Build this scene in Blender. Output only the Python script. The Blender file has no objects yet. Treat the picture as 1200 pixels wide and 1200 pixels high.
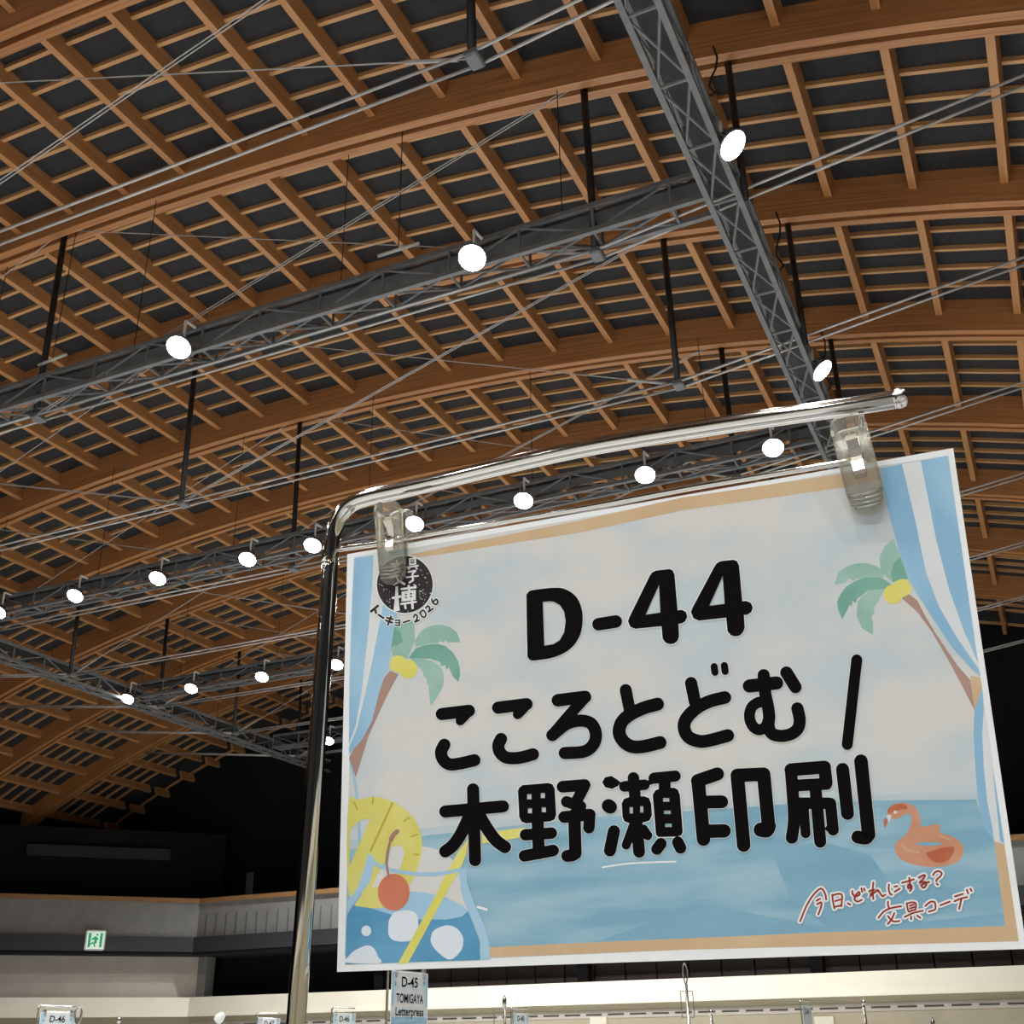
import bpy, bmesh, math, random
from mathutils import Vector, Matrix
from mathutils.geometry import tessellate_polygon

random.seed(4)
scene = bpy.context.scene
COL = scene.collection
PI = math.pi

# ------------------------------------------------------------------ camera
FPX, PITCH, ROLL, YAW = 1333.77, math.radians(25.2192), math.radians(-0.90623), math.radians(24.31824)
CAM = Vector((0.0, 0.0, 1.6))
HD = Vector((-math.sin(YAW) * math.cos(PITCH), math.cos(YAW) * math.cos(PITCH), math.sin(PITCH)))
_r = HD.cross(Vector((0, 0, 1))).normalized()
_u = _r.cross(HD)
RT = math.cos(ROLL) * _r + math.sin(ROLL) * _u
UP = -math.sin(ROLL) * _r + math.cos(ROLL) * _u
cam_data = bpy.data.cameras.new('camera')
cam_data.sensor_fit = 'HORIZONTAL'
cam_data.sensor_width = 36.0
cam_data.lens = FPX / 1200 * 36.0
cam_data.clip_start = 0.02
cam_data.clip_end = 300
cam = bpy.data.objects.new('camera', cam_data)
COL.objects.link(cam)
M = Matrix((RT, UP, -HD)).transposed().to_4x4()
M.translation = CAM
cam.matrix_world = M
scene.camera = cam

# ------------------------------------------------------------------ world, exposure
world = bpy.data.worlds.new('hall_air')
world.use_nodes = True
world.node_tree.nodes['Background'].inputs[0].default_value = (0.6, 0.55, 0.5, 1)
world.node_tree.nodes['Background'].inputs[1].default_value = 0.0
scene.world = world
vs = scene.view_settings
vs.view_transform = 'Standard'
vs.look = 'None'
vs.gamma = 1.0
vs.use_curve_mapping = False
vs.exposure = 0.0
LAMP_POWER = 880.0
LAMP_COLOR = (0.975, 0.985, 1.0)

# ------------------------------------------------------------------ hall measures
D = 3.5                      # arch spacing in metres
Y0 = 1.16621                 # first arch line (arch k stands at (Y0+k)*D)
XC = -3.77508                # lateral middle of the hall
ZT = 2.60339                 # tie height over the eye
LN = 2.69345                 # lateral step between tie nodes
EYE = CAM.z


def zr(x):
    t = (x - XC) / 5
    return 3.57716 - 0.72574 * t * t - 0.14593 * t ** 4


def dzr(x):
    t = (x - XC) / 5
    return (-2 * 0.72574 * t - 4 * 0.14593 * t ** 3) / 5


def W(x, y, z):              # hall units (arch spacings from the eye) -> metres
    return Vector((x * D, y * D, z * D + EYE))


def ray(px, py):
    return HD + (px - 600) / FPX * RT - (py - 600) / FPX * UP


def at_y(px, py, y):
    d = ray(px, py)
    return CAM + d * (y / d.y)


def at_z(px, py, zrel):
    d = ray(px, py)
    return CAM + d * (zrel / d.z)


def at_plane(px, py, p, n):
    d = ray(px, py)
    return CAM + d * ((p - CAM).dot(n) / d.dot(n))


# ------------------------------------------------------------------ materials
def lin(c):
    return tuple(((v / 255) / 12.92 if v / 255 <= 0.04045 else ((v / 255 + 0.055) / 1.055) ** 2.4) for v in c)


def mat(name, rgb, rough=0.5, metal=0.0, rgb2=None, scale=6.0, stretch=(1, 1, 1), detail=4.0, bump=0.0, coords='Object', spec=0.5, contrast=(0.35, 0.65)):
    m = bpy.data.materials.new(name)
    m.use_nodes = True
    nt = m.node_tree
    b = nt.nodes['Principled BSDF']
    b.inputs['Base Color'].default_value = (*rgb, 1)
    b.inputs['Roughness'].default_value = rough
    b.inputs['Metallic'].default_value = metal
    b.inputs['Specular IOR Level'].default_value = spec
    if rgb2:
        tc = nt.nodes.new('ShaderNodeTexCoord')
        mp = nt.nodes.new('ShaderNodeMapping')
        mp.inputs['Scale'].default_value = stretch
        nz = nt.nodes.new('ShaderNodeTexNoise')
        nz.inputs['Scale'].default_value = scale
        nz.inputs['Detail'].default_value = detail
        rp = nt.nodes.new('ShaderNodeValToRGB')
        rp.color_ramp.elements[0].position, rp.color_ramp.elements[1].position = contrast
        rp.color_ramp.elements[0].color = (*rgb, 1)
        rp.color_ramp.elements[1].color = (*rgb2, 1)
        nt.links.new(tc.outputs[coords], mp.inputs['Vector'])
        nt.links.new(mp.outputs[0], nz.inputs['Vector'])
        nt.links.new(nz.outputs['Fac'], rp.inputs['Fac'])
        nt.links.new(rp.outputs[0], b.inputs['Base Color'])
        if bump:
            bp = nt.nodes.new('ShaderNodeBump')
            bp.inputs['Strength'].default_value = bump
            nt.links.new(nz.outputs['Fac'], bp.inputs['Height'])
            nt.links.new(bp.outputs[0], b.inputs['Normal'])
    return m


def emit(name, rgb, strength):
    m = bpy.data.materials.new(name)
    m.use_nodes = True
    b = m.node_tree.nodes['Principled BSDF']
    b.inputs['Base Color'].default_value = (*rgb, 1)
    b.inputs['Emission Color'].default_value = (*rgb, 1)
    b.inputs['Emission Strength'].default_value = strength
    return m


WOOD_A, WOOD_B = (0.52, 0.237, 0.083), (0.35, 0.142, 0.047)
m_beam = mat('glulam_larch', WOOD_A, 0.45, spec=0.5, rgb2=WOOD_B, scale=1.0, stretch=(0.5, 26, 1), coords='UV', detail=5)
m_purlin = mat('purlin_larch', (0.56, 0.275, 0.10), 0.45, spec=0.5, rgb2=(0.41, 0.18, 0.062), scale=1.0, stretch=(18, 0.6, 18), detail=5)
m_batten = mat('batten_pine', (0.62, 0.345, 0.14), 0.45, spec=0.5, rgb2=(0.47, 0.235, 0.09), scale=1.0, stretch=(0.7, 20, 20), detail=5)
m_deck = mat('dark_roof_board', (0.018, 0.018, 0.019), 0.9, rgb2=(0.026, 0.026, 0.027), scale=9, detail=8)
m_truss = mat('truss_grey_paint', (0.17, 0.175, 0.175), 0.5, rgb2=(0.13, 0.135, 0.135), scale=5)
m_tie = mat('galvanised_rod', (0.50, 0.48, 0.45), 0.45, 0.2, rgb2=(0.42, 0.41, 0.39), scale=4)
m_black = mat('black_steel', (0.012, 0.012, 0.013), 0.5)
m_white_metal = mat('white_enamel', (0.75, 0.75, 0.72), 0.4)
m_housing = mat('lamp_housing_grey', (0.22, 0.22, 0.22), 0.45, 0.3)
m_lens = emit('lamp_lens_glow', (1.0, 0.96, 0.9), 60.0)
m_floor = bpy.data.materials.new('hall_floor_pattern')
m_floor.use_nodes = True
_nt = m_floor.node_tree
_bk = _nt.nodes.new('ShaderNodeTexBrick')  # made-up floor pattern, put in for streaks in the chrome reflections
_bk.inputs['Color1'].default_value = (0.64, 0.64, 0.63, 1)
_bk.inputs['Color2'].default_value = (0.54, 0.54, 0.53, 1)
_bk.inputs['Mortar'].default_value = (0.17, 0.17, 0.175, 1)
_bk.inputs['Scale'].default_value = 1.0
_bk.inputs['Mortar Size'].default_value = 0.38
_bk.inputs['Mortar Smooth'].default_value = 0.0
_bk.inputs['Brick Width'].default_value = 9.0
_bk.inputs['Row Height'].default_value = 3.2
_bk.offset = 0.0
_tc = _nt.nodes.new('ShaderNodeTexCoord')
_nt.links.new(_tc.outputs['Object'], _bk.inputs['Vector'])
_nt.links.new(_bk.outputs['Color'], _nt.nodes['Principled BSDF'].inputs['Base Color'])
_nt.nodes['Principled BSDF'].inputs['Roughness'].default_value = 0.7
m_absorber = mat('absorber_charcoal', (0.05, 0.05, 0.055), 0.9, rgb2=(0.06, 0.06, 0.065), scale=8)
m_blackwall = mat('black_wall_cloth', (0.0022, 0.0022, 0.0026), 0.95, rgb2=(0.003, 0.003, 0.0034), scale=3)
m_grey_fascia = mat('grey_fascia_paint', (0.26, 0.255, 0.24), 0.7, rgb2=(0.23, 0.225, 0.21), scale=2)
m_dark_band = mat('charcoal_band', (0.030, 0.031, 0.036), 0.6)
m_cap = mat('oak_cap_rail', (0.36, 0.19, 0.075), 0.5, rgb2=(0.28, 0.14, 0.05), scale=3, stretch=(1, 1, 8))
m_beige = mat('beige_wall_tile', (0.52, 0.47, 0.40), 0.7, rgb2=(0.47, 0.42, 0.36), scale=1.5)
m_brown = mat('dark_brown_panel', (0.050, 0.034, 0.027), 0.55, rgb2=(0.042, 0.028, 0.022), scale=2, stretch=(1, 1, 6))
m_cream = mat('cream_fascia_paint', (0.74, 0.70, 0.57), 0.6, rgb2=(0.71, 0.67, 0.54), scale=1.2)
m_olive = mat('olive_grey_wall', (0.44, 0.39, 0.27), 0.7, rgb2=(0.40, 0.355, 0.245), scale=1.0)
m_slot = mat('rail_slot_dark', (0.05, 0.045, 0.035), 0.6)
m_duct = mat('duct_dark_grey', (0.013, 0.014, 0.017), 0.6)
m_tray = mat('cable_tray_grey', (0.038, 0.037, 0.037), 0.6, rgb2=(0.022, 0.022, 0.022), scale=3)
m_chrome = mat('chrome', (0.60, 0.59, 0.55), 0.06, 1.0)
m_chrome_far = mat('chrome_worn', (0.52, 0.51, 0.48), 0.2, 1.0)
m_spring = mat('spring_steel', (0.50, 0.46, 0.38), 0.22, 1.0)
m_cable = mat('black_cable', (0.01, 0.01, 0.01), 0.6)

m_clear = bpy.data.materials.new('clear_plastic')
m_clear.use_nodes = True
_nt = m_clear.node_tree
_nt.nodes.clear()
_out = _nt.nodes.new('ShaderNodeOutputMaterial')
_tr = _nt.nodes.new('ShaderNodeBsdfTransparent')
_tr.inputs[0].default_value = (0.975, 0.975, 0.955, 1)
_gl = _nt.nodes.new('ShaderNodeBsdfGlossy')
_gl.inputs['Color'].default_value = (0.95, 0.94, 0.88, 1)
_gl.inputs['Roughness'].default_value = 0.12
_df = _nt.nodes.new('ShaderNodeBsdfDiffuse')
_df.inputs[0].default_value = (0.90, 0.88, 0.78, 1)
_fr = _nt.nodes.new('ShaderNodeFresnel')
_fr.inputs[0].default_value = 1.55
_m1 = _nt.nodes.new('ShaderNodeMixShader')
_m1.inputs[0].default_value = 0.10
_m2 = _nt.nodes.new('ShaderNodeMixShader')
_nt.links.new(_tr.outputs[0], _m1.inputs[1])
_nt.links.new(_df.outputs[0], _m1.inputs[2])
_nt.links.new(_fr.outputs[0], _m2.inputs[0])
_nt.links.new(_m1.outputs[0], _m2.inputs[1])
_nt.links.new(_gl.outputs[0], _m2.inputs[2])
_nt.links.new(_m2.outputs[0], _out.inputs[0])


# ------------------------------------------------------------------ object helpers
def link(o, parent=None):
    COL.objects.link(o)
    if parent is not None:
        o.parent = parent
    return o


def tag(o, label=None, cat=None, group=None, kind=None):
    if label: o['label'] = label
    if cat: o['category'] = cat
    if group: o['group'] = group
    if kind: o['kind'] = kind
    return o


def empty(name, loc=(0, 0, 0), rot=None):
    o = bpy.data.objects.new(name, None)
    o.empty_display_size = 0.1
    o.location = loc
    if rot is not None:
        o.rotation_euler = rot
    return link(o)


def mesh_obj(name, bm, material, parent=None, smooth=False):
    me = bpy.data.meshes.new(name)
    bmesh.ops.recalc_face_normals(bm, faces=bm.faces)
    bm.to_mesh(me)
    bm.free()
    me.materials.append(material)
    if smooth:
        for p in me.polygons:
            p.use_smooth = True
    return link(bpy.data.objects.new(name, me), parent)


def share(name, me, parent=None, matrix=None):
    o = bpy.data.objects.new(name, me)
    link(o, parent)
    if matrix is not None:
        o.matrix_local = matrix
    return o


def add_box(bm, lo, hi, mtx=None):
    vs_ = []
    for x in (lo[0], hi[0]):
        for y in (lo[1], hi[1]):
            for z in (lo[2], hi[2]):
                v = Vector((x, y, z))
                vs_.append(bm.verts.new(mtx @ v if mtx else v))
    for f in ((0, 1, 3, 2), (4, 6, 7, 5), (0, 4, 5, 1), (2, 3, 7, 6), (0, 2, 6, 4), (1, 5, 7, 3)):
        bm.faces.new([vs_[i] for i in f])


def frame_to(a, b):
    z = (b - a).normalized()
    x = Vector((0, 0, 1)).cross(z)
    if x.length < 1e-4:
        x = Vector((1, 0, 0))
    x.normalize()
    y = z.cross(x)
    m = Matrix((x, y, z)).transposed().to_4x4()
    m.translation = a
    return m


def add_cyl(bm, a, b, r, n=8, r2=None, cap=True):
    a, b = Vector(a), Vector(b)
    m = frame_to(a, b)
    L = (b - a).length
    r2 = r if r2 is None else r2
    lo = [bm.verts.new(m @ Vector((r * math.cos(2 * PI * i / n), r * math.sin(2 * PI * i / n), 0))) for i in range(n)]
    hi = [bm.verts.new(m @ Vector((r2 * math.cos(2 * PI * i / n), r2 * math.sin(2 * PI * i / n), L))) for i in range(n)]
    for i in range(n):
        bm.faces.new((lo[i], lo[(i + 1) % n], hi[(i + 1) % n], hi[i]))
    if cap:
        bm.faces.new(lo[::-1])
        bm.faces.new(hi)


def add_tube(bm, pts, r, n=12, closed=False):
    pts = [Vector(p) for p in pts]
    rings = []
    N = len(pts)
    prev = None
    for i, p in enumerate(pts):
        if closed:
            t = (pts[(i + 1) % N] - pts[i - 1]).normalized()
        else:
            t = (pts[min(i + 1, N - 1)] - pts[max(i - 1, 0)]).normalized()
        if prev is None:
            x = Vector((0.3, 0.9, 0.1)).cross(t).normalized()
        else:
            x = (prev - t * prev.dot(t)).normalized()
        prev = x
        y = t.cross(x)
        rings.append([bm.verts.new(p + r * (math.cos(2 * PI * j / n) * x + math.sin(2 * PI * j / n) * y)) for j in range(n)])
    for i in range(N if closed else N - 1):
        A, B = rings[i], rings[(i + 1) % N]
        for j in range(n):
            bm.faces.new((A[j], A[(j + 1) % n], B[(j + 1) % n], B[j]))
    if not closed:
        bm.faces.new(rings[0][::-1])
        bm.faces.new(rings[-1])


def add_lathe(bm, prof, n=24, mtx=None):
    rings = []
    for r, z in prof:
        rings.append([bm.verts.new((mtx or Matrix()) @ Vector((max(r, 1e-5) * math.cos(2 * PI * i / n), max(r, 1e-5) * math.sin(2 * PI * i / n), z))) for i in range(n)])
    for A, B in zip(rings, rings[1:]):
        for i in range(n):
            bm.faces.new((A[i], A[(i + 1) % n], B[(i + 1) % n], B[i]))
    bm.faces.new(rings[0][::-1])
    bm.faces.new(rings[-1])


def catmull(pts, sub=6):
    out = []
    P = [Vector(p) for p in pts]
    for i in range(len(P) - 1):
        p0, p1, p2, p3 = P[max(i - 1, 0)], P[i], P[i + 1], P[min(i + 2, len(P) - 1)]
        for k in range(sub):
            t = k / sub
            out.append(0.5 * ((2 * p1) + (p2 - p0) * t + (2 * p0 - 5 * p1 + 4 * p2 - p3) * t * t + (3 * p1 - p0 - 3 * p2 + p3) * t ** 3))
    out.append(P[-1])
    return out


# ------------------------------------------------------------------ the setting: shell
XL, XR, YB, YE = -34.7, 8.2, -16.0, 36.4      # side walls, wall behind the camera, end wall


def simple(name, boxes, material, parent=None, structure=False):
    bm = bmesh.new()
    for lo, hi in boxes:
        add_box(bm, lo, hi)
    o = mesh_obj(name, bm, material, parent)
    if structure:
        o['kind'] = 'structure'
    return o


fl = simple('floor', [((XL - 0.4, YB - 0.4, -0.2), (XR + 0.4, YE + 0.4, 0))], m_floor, structure=True)
simple('bounce_absorber', [((XL, YB, 0.0), (-23.5, 24.5, 0.008))], m_absorber, fl)  # unseen dark sheet added to cut floor bounce onto the far-left roof
simple('wall_left', [((XL - 0.4, YB, 0), (XL, YE, 14.5))], m_blackwall, structure=True)
simple('wall_right', [((XR, YB, 0), (XR + 0.4, YE, 14.5))], m_blackwall, structure=True)
simple('wall_end', [((XL - 0.4, YE, 0), (XR + 0.4, YE + 0.4, 15.5))], m_blackwall, structure=True)
simple('wall_rear', [((XL - 0.4, YB - 0.4, 0), (XR + 0.4, YB, 15.5))], m_blackwall, structure=True)

for nm, lo, hi in (('right', (XR - 0.15, YB, 0), (XR, 33.2, EYE + 1.11)), ('rear', (XL, YB, 0), (XR - 0.15, YB + 0.15, EYE + 1.11))):  # unseen pale lower walls and bands, added for the chrome to reflect
    simple('added_wall_lower_' + nm, [(lo, hi)], m_olive, structure=True)
simple('added_trim_right', [((XR - 0.3, YB + 0.3, EYE + 1.11), (XR, 32.8, EYE + 1.68))], m_cream, structure=True)
simple('added_trim_rear', [((XL, YB, EYE + 1.11), (XR - 0.3, YB + 0.3, EYE + 1.68))], m_cream, structure=True)

# roof --------------------------------------------------------------
ceiling = tag(empty('ceiling', (0, 0, EYE)), kind='structure')   # children are placed relative to the eye height
H_TOP, H_PUR, H_BAT = 0.172, 0.086, 0.150
X_PUR = [-1.0195 + 0.3345 * n for n in range(-27, 14)]
X_PUR = [x for x in X_PUR if -9.72 < x < 2.2]
X_LO, X_HI = -9.95, 2.37


def arch_pt(x, h):
    n = Vector((-dzr(x), 1)).normalized()
    return x + n.x * h, zr(x) + n.y * h


def band_mesh(name, ya, yb, h0, h1, xs, material, parent):
    bm = bmesh.new()
    uv = bm.loops.layers.uv.new('UVMap')
    rows = []
    s = 0.0
    last = None
    for x in xs:
        a = arch_pt(x, h0)
        b = arch_pt(x, h1)
        if last:
            s += math.hypot(a[0] - last[0], a[1] - last[1]) * D
        last = a
        rows.append((s, [bm.verts.new((p[0] * D, y * D, p[1] * D)) for p, y in ((a, ya), (b, ya), (b, yb), (a, yb))]))
    hh = [0, (h1 - h0) * D, (h1 - h0) * D + 0.13, 2 * (h1 - h0) * D + 0.13, 2 * (h1 - h0) * D + 0.26]
    for (s0, A), (s1, B) in zip(rows, rows[1:]):
        for j in range(4):
            f = bm.faces.new((A[j], A[(j + 1) % 4], B[(j + 1) % 4], B[j]))
            for lp, c in zip(f.loops, ((s0, hh[j]), (s0, hh[j + 1]), (s1, hh[j + 1]), (s1, hh[j]))):
                lp[uv].uv = c
    bm.faces.new(rows[0][1][::-1])
    bm.faces.new(rows[-1][1])
    return mesh_obj(name, bm, material, parent)


XS = [X_LO + (X_HI - X_LO) * i / 60 for i in range(61)]
band_mesh('roof_deck', YB / D - 0.1, YE / D + 0.1, H_TOP, H_TOP + 0.06, XS, m_deck, ceiling)
K_ALL = range(-6, 9)
for k in K_ALL:
    for ya, yb in ((-0.085, -0.047), (-0.022, 0.014)):
        band_mesh('glulam_beam', Y0 + k + ya, Y0 + k + yb, 0.0, H_TOP, XS, m_beam, ceiling)

PW = 0.031
y_a, y_b = 0.014, 1 - 0.085
bm = bmesh.new()
add_box(bm, (-PW / 2 * D, y_a * D, H_PUR * D), (PW / 2 * D, y_b * D, H_TOP * D))
tmp = mesh_obj('purlin', bm, m_purlin)
me_pur = tmp.data
bpy.data.objects.remove(tmp)
bm = bmesh.new()
add_box(bm, (-0.5, -0.009 * D, H_BAT * D), (0.5, 0.009 * D, H_TOP * D))
tmp = mesh_obj('batten', bm, m_batten)
me_bat = tmp.data
bpy.data.objects.remove(tmp)


def screen(p):
    d = p - CAM
    w = d.dot(HD)
    if w < 0.5:
        return None
    return 600 + FPX * d.dot(RT) / w, 600 - FPX * d.dot(UP) / w, w


def seen(p, pad=60):
    s = screen(p)
    return s is not None and -pad < s[0] < 1200 + pad and -pad < s[1] < 1200 + pad


def hidden_by_paper(p):
    s = screen(p)
    return 430 < s[0] < 1120 and s[1] > 660


pur_list, bat_list = [], []
for k in range(-6, 10):
    y_end = y_b
    for x in X_PUR:
        ang = -math.atan(dzr(x))
        p = Matrix.Translation((x * D, (Y0 + k) * D, zr(x) * D)) @ Matrix.Rotation(ang, 4, 'Y')
        mid = W(x, Y0 + k + 0.5, zr(x))
        vis = any(seen(W(x, Y0 + k + t, zr(x) + 0.1), 15) for t in (0.02, 0.5, 0.9)) and not hidden_by_paper(mid) if screen(mid) else False
        pur_list.append(((mid - CAM).length if vis else 1e6 + k, p))
    for xa, xb in zip(X_PUR, X_PUR[1:]):
        xm = (xa + xb) / 2
        ang = -math.atan(dzr(xm))
        ln = (math.hypot(xb - xa, zr(xb) - zr(xa)) - PW) * D
        for j in range(1, 6):
            yy = Y0 + k + 0.014 + 0.15 * j
            p = Matrix.Translation((xm * D, yy * D, zr(xm) * D)) @ Matrix.Rotation(ang, 4, 'Y') @ Matrix.Diagonal((ln, 1, 1, 1))
            mid = W(xm, yy, zr(xm) + 0.15)
            vis = seen(mid, 20) and not hidden_by_paper(mid)
            bat_list.append(((mid - CAM).length if vis else 1e6 + k, p))


def build_pieces(name, lst, me, limit, rest_name):
    lst.sort(key=lambda t: t[0])
    for d, p in lst[:limit]:
        if d >= 1e5:
            break
        share(name, me, ceiling, p)
    rest = [p for i, (d, p) in enumerate(lst) if i >= limit or d >= 1e5]
    co = [v.co.copy() for v in me.vertices]
    fa = [tuple(f.vertices) for f in me.polygons]
    V, F = [], []
    for p in rest:
        n = len(V)
        V += [tuple(p @ c) for c in co]
        F += [tuple(n + i for i in f) for f in fa]
    m2 = bpy.data.meshes.new(rest_name)
    m2.from_pydata(V, [], F)
    m2.materials.append(me.materials[0])
    o = share(rest_name, m2, ceiling)
    o['kind'] = 'stuff'


build_pieces('purlin', pur_list, me_pur, 300, 'distant_purlins')
build_pieces('batten', bat_list, me_bat, 300, 'distant_battens')

# ------------------------------------------------------------------ tie rods under the arches
X_END = XC + 4.68


TIE_LABEL = {1: 'pale steel tie rods strung ahead of the cross truss with two lamps', 2: 'pale steel tie rods right below the cross truss with two lamps',
             3: 'pale steel tie rods midway between the two-lamp truss and the long lamp row', 4: 'pale steel tie rods right below the long row of floodlights',
             5: 'pale steel tie rods midway between the second and third cross trusses', 6: 'pale steel tie rods right below the third cross truss',
             7: 'pale steel tie rods midway between the third and last cross trusses', 8: 'pale steel tie rods right below the last cross truss'}


def tie(k):
    y = Y0 + k + 0.0135
    root = tag(empty('tie_rod_set', W(XC, y, ZT)), TIE_LABEL[k], 'tie rods', 'tie rods below the timber arches')
    o = root.location

    def R(x, z, dy=0.0):
        return W(x, y + dy, z) - o
    xa, xb, xc = XC - LN, XC, XC + LN
    xl = 2 * XC - X_END
    for dy in (-0.026, 0.026):
        for p, q in (((xl, zr(xl) + 0.03), (xa, ZT)), ((xa, ZT), (xb, ZT)), ((xb, ZT), (xc, ZT)), ((xc, ZT), (X_END, zr(X_END) + 0.03))):
            bm = bmesh.new()
            add_cyl(bm, R(*p, dy), R(*q, dy), 0.019, 6)
            mesh_obj('rod', bm, m_tie, root, True)
    for x in (xa, xb, xc):
        bm = bmesh.new()
        add_cyl(bm, R(x, ZT + 0.01, -0.017), R(x, zr(x) + 0.09, -0.048 + 0.0), 0.052, 8)
        mesh_obj('hanger', bm, m_black, root, True)
        bm = bmesh.new()
        c = R(x, ZT)
        add_box(bm, (c.x - 0.08, c.y - 0.115, c.z - 0.05), (c.x + 0.08, c.y + 0.115, c.z + 0.05))
        bmesh.ops.bevel(bm, geom=bm.edges[:], offset=0.02, segments=1, affect='EDGES')
        mesh_obj('node_bracket', bm, m_truss, root)
    for s in (-1, 1):
        xo = XC + s * LN
        for dy in (-0.006, 0.006):
            bm = bmesh.new()
            add_cyl(bm, R(xb, ZT, dy - 0.02), R(xo, zr(xo) + 0.05, -0.05 + dy), 0.009, 5)
            mesh_obj('brace_wire', bm, m_tie, root)
        bm = bmesh.new()
        add_cyl(bm, R(xo, ZT), R(xb, zr(xb) + 0.05, -0.05), 0.009, 5)
        mesh_obj('brace_wire', bm, m_tie, root)
        bm = bmesh.new()
        q0, q1 = R(xo, ZT), R(xb, zr(xb) + 0.05, -0.05)
        add_cyl(bm, q0 + (q1 - q0) * 0.02, q0 + (q1 - q0) * 0.085, 0.024, 6)
        mesh_obj('turnbuckle', bm, m_tie, root)
    return root


for k in range(1, 9):
    tie(k)

# ------------------------------------------------------------------ steel lattice trusses
TW, TH = 0.1, 0.11           # section in hall units
PANEL = 0.29


def cyl_mesh(name, length, r, material, n=6):
    bm = bmesh.new()
    add_cyl(bm, (0, 0, 0), (0, 0, length), r, n)
    o = mesh_obj(name, bm, material)
    me = o.data
    bpy.data.objects.remove(o)
    return me


me_post_w = cyl_mesh('brace', TW * D, 0.022, m_truss)
me_post_h = cyl_mesh('brace', TH * D, 0.022, m_truss)
dw = math.hypot(TW, PANEL) * D
dh = math.hypot(TH, PANEL) * D
me_diag_w = cyl_mesh('brace', dw, 0.018, m_truss)
me_diag_h = cyl_mesh('brace', dh, 0.018, m_truss)


def truss(a, b, side, label, wires, poles=False):
    """a,b: middle of the bottom face in hall units; side: unit lateral vector"""
    A, B = W(*a), W(*b)
    root = tag(empty('lattice_truss', A), label, 'truss')
    L = (B - A).length
    d = (B - A).normalized()
    s = Vector(side)
    u = Vector((0, 0, 1))
    w, h = TW * D / 2, TH * D
    corners = [-w * s, w * s, -w * s + h * u, w * s + h * u]
    for c in corners:
        bm = bmesh.new()
        m = Matrix((s, u, d)).transposed().to_4x4()
        m.translation = c
        add_box(bm, (-0.034, -0.034, 0), (0.034, 0.034, L), m)
        mesh_obj('chord', bm, m_truss, root)
    n = int(L / (PANEL * D))
    for i in range(n + 1):
        o = d * (i * PANEL * D)
        for p, q, me in ((corners[0], corners[1], me_post_w), (corners[2], corners[3], me_post_w), (corners[0], corners[2], me_post_h), (corners[1], corners[3], me_post_h)):
            share('brace', me, root, frame_to(p + o, q + o))
        if i < n:
            o2 = d * ((i + 1) * PANEL * D)
            share('brace', me_diag_w, root, frame_to(corners[0] + o, corners[1] + o2))
            share('brace', me_diag_w, root, frame_to(corners[1] + o, corners[0] + o2))
            share('brace', me_diag_w, root, frame_to(corners[2] + o, corners[3] + o2))
            for lo, hi in ((0, 2), (1, 3)):
                if i % 2:
                    share('brace', me_diag_h, root, frame_to(corners[lo] + o, corners[hi] + o2))
                else:
                    share('brace', me_diag_h, root, frame_to(corners[hi] + o, corners[lo] + o2))
    for x, y in wires:
        bm = bmesh.new()
        add_cyl(bm, W(x, y, ZT + 0.03 + TH) - A, W(x, y, zr(x) + 0.02) - A, 0.007, 5)
        mesh_obj('sling_wire', bm, m_black, root)
    if poles:
        for k in range(1, 9):
            bm = bmesh.new()
            add_cyl(bm, W(AXR + 0.064, Y0 + k - 0.035, ZT + 0.01) - A, W(AXR + 0.064, Y0 + k - 0.035, zr(AXR + 0.064) + 0.09) - A, 0.045, 8)
            mesh_obj('hanger_pole', bm, m_black, root, True)
            # cable dropping from the beam on to the truss
            bm = bmesh.new()
            q0, q1 = W(AXR + 0.03, Y0 + k - 0.1, zr(AXR) + 0.02) - A, W(AXR + 0.06, Y0 + k - 0.45, ZT + TH) - A
            add_tube(bm, [q0 + (q1 - q0) * (i / 8) - Vector((0, 0, 0.9)) * (i / 8) * (1 - i / 8) * 1.2 + Vector((0.05, 0, 0)) * math.sin(i * 1.3) for i in range(9)], 0.014, 5)
            mesh_obj('cable', bm, m_cable, root)
    # cable tray lying inside the upper chords
    bm = bmesh.new()
    m = Matrix((s, u, d)).transposed().to_4x4()
    add_box(bm, (-w * 0.86, h - 0.10, 0.05), (w * 0.86, h - 0.055, L - 0.05), m)
    mesh_obj('cable_tray', bm, m_tray, root)
    bm = bmesh.new()
    pts = [d * (L * i / 60) + u * (h + 0.02 + 0.012 * math.sin(i * 1.9)) + s * (0.05 * math.sin(i * 0.8)) for i in range(61)]
    add_tube(bm, pts, 0.045, 6)
    mesh_obj('cable', bm, m_cable, root)
    return root


AXR, AXL = -0.585, -6.63
truss((AXR, 0.2, ZT + 0.0), (AXR, 9.9, ZT + 0.0), (1, 0, 0), 'grey steel lattice truss running lengthwise beside the oval floodlights', [(AXR - 0.05, Y0 + k) for k in range(1, 9)], True)
truss((AXL, 0.2, ZT + 0.0), (AXL, 9.9, ZT + 0.0), (1, 0, 0), 'grey steel lattice truss running lengthwise over the green exit sign side', [(AXL, Y0 + k - 0.06) for k in range(1, 9)])
ROWS = [3.0, 4.935, 6.875, 8.80]
ROWLAB = ['grey steel cross truss carrying two bright floodlights', 'grey steel cross truss carrying the long row of floodlights', 'grey steel cross truss beyond the long lamp row, with smaller floodlights', 'grey steel cross truss last before the black end wall']
for yr, lb in zip(ROWS, ROWLAB):
    wx = [AXL + 0.45 + i * 1.0 for i in range(6)]
    truss((AXL + 0.06, yr + 0.14, ZT + 0.035), (AXR - 0.06, yr + 0.14, ZT + 0.035), (0, 1, 0), lb, [(x, yr + (0.10 if i % 2 else 0.17)) for i, x in enumerate(wx)])

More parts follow.
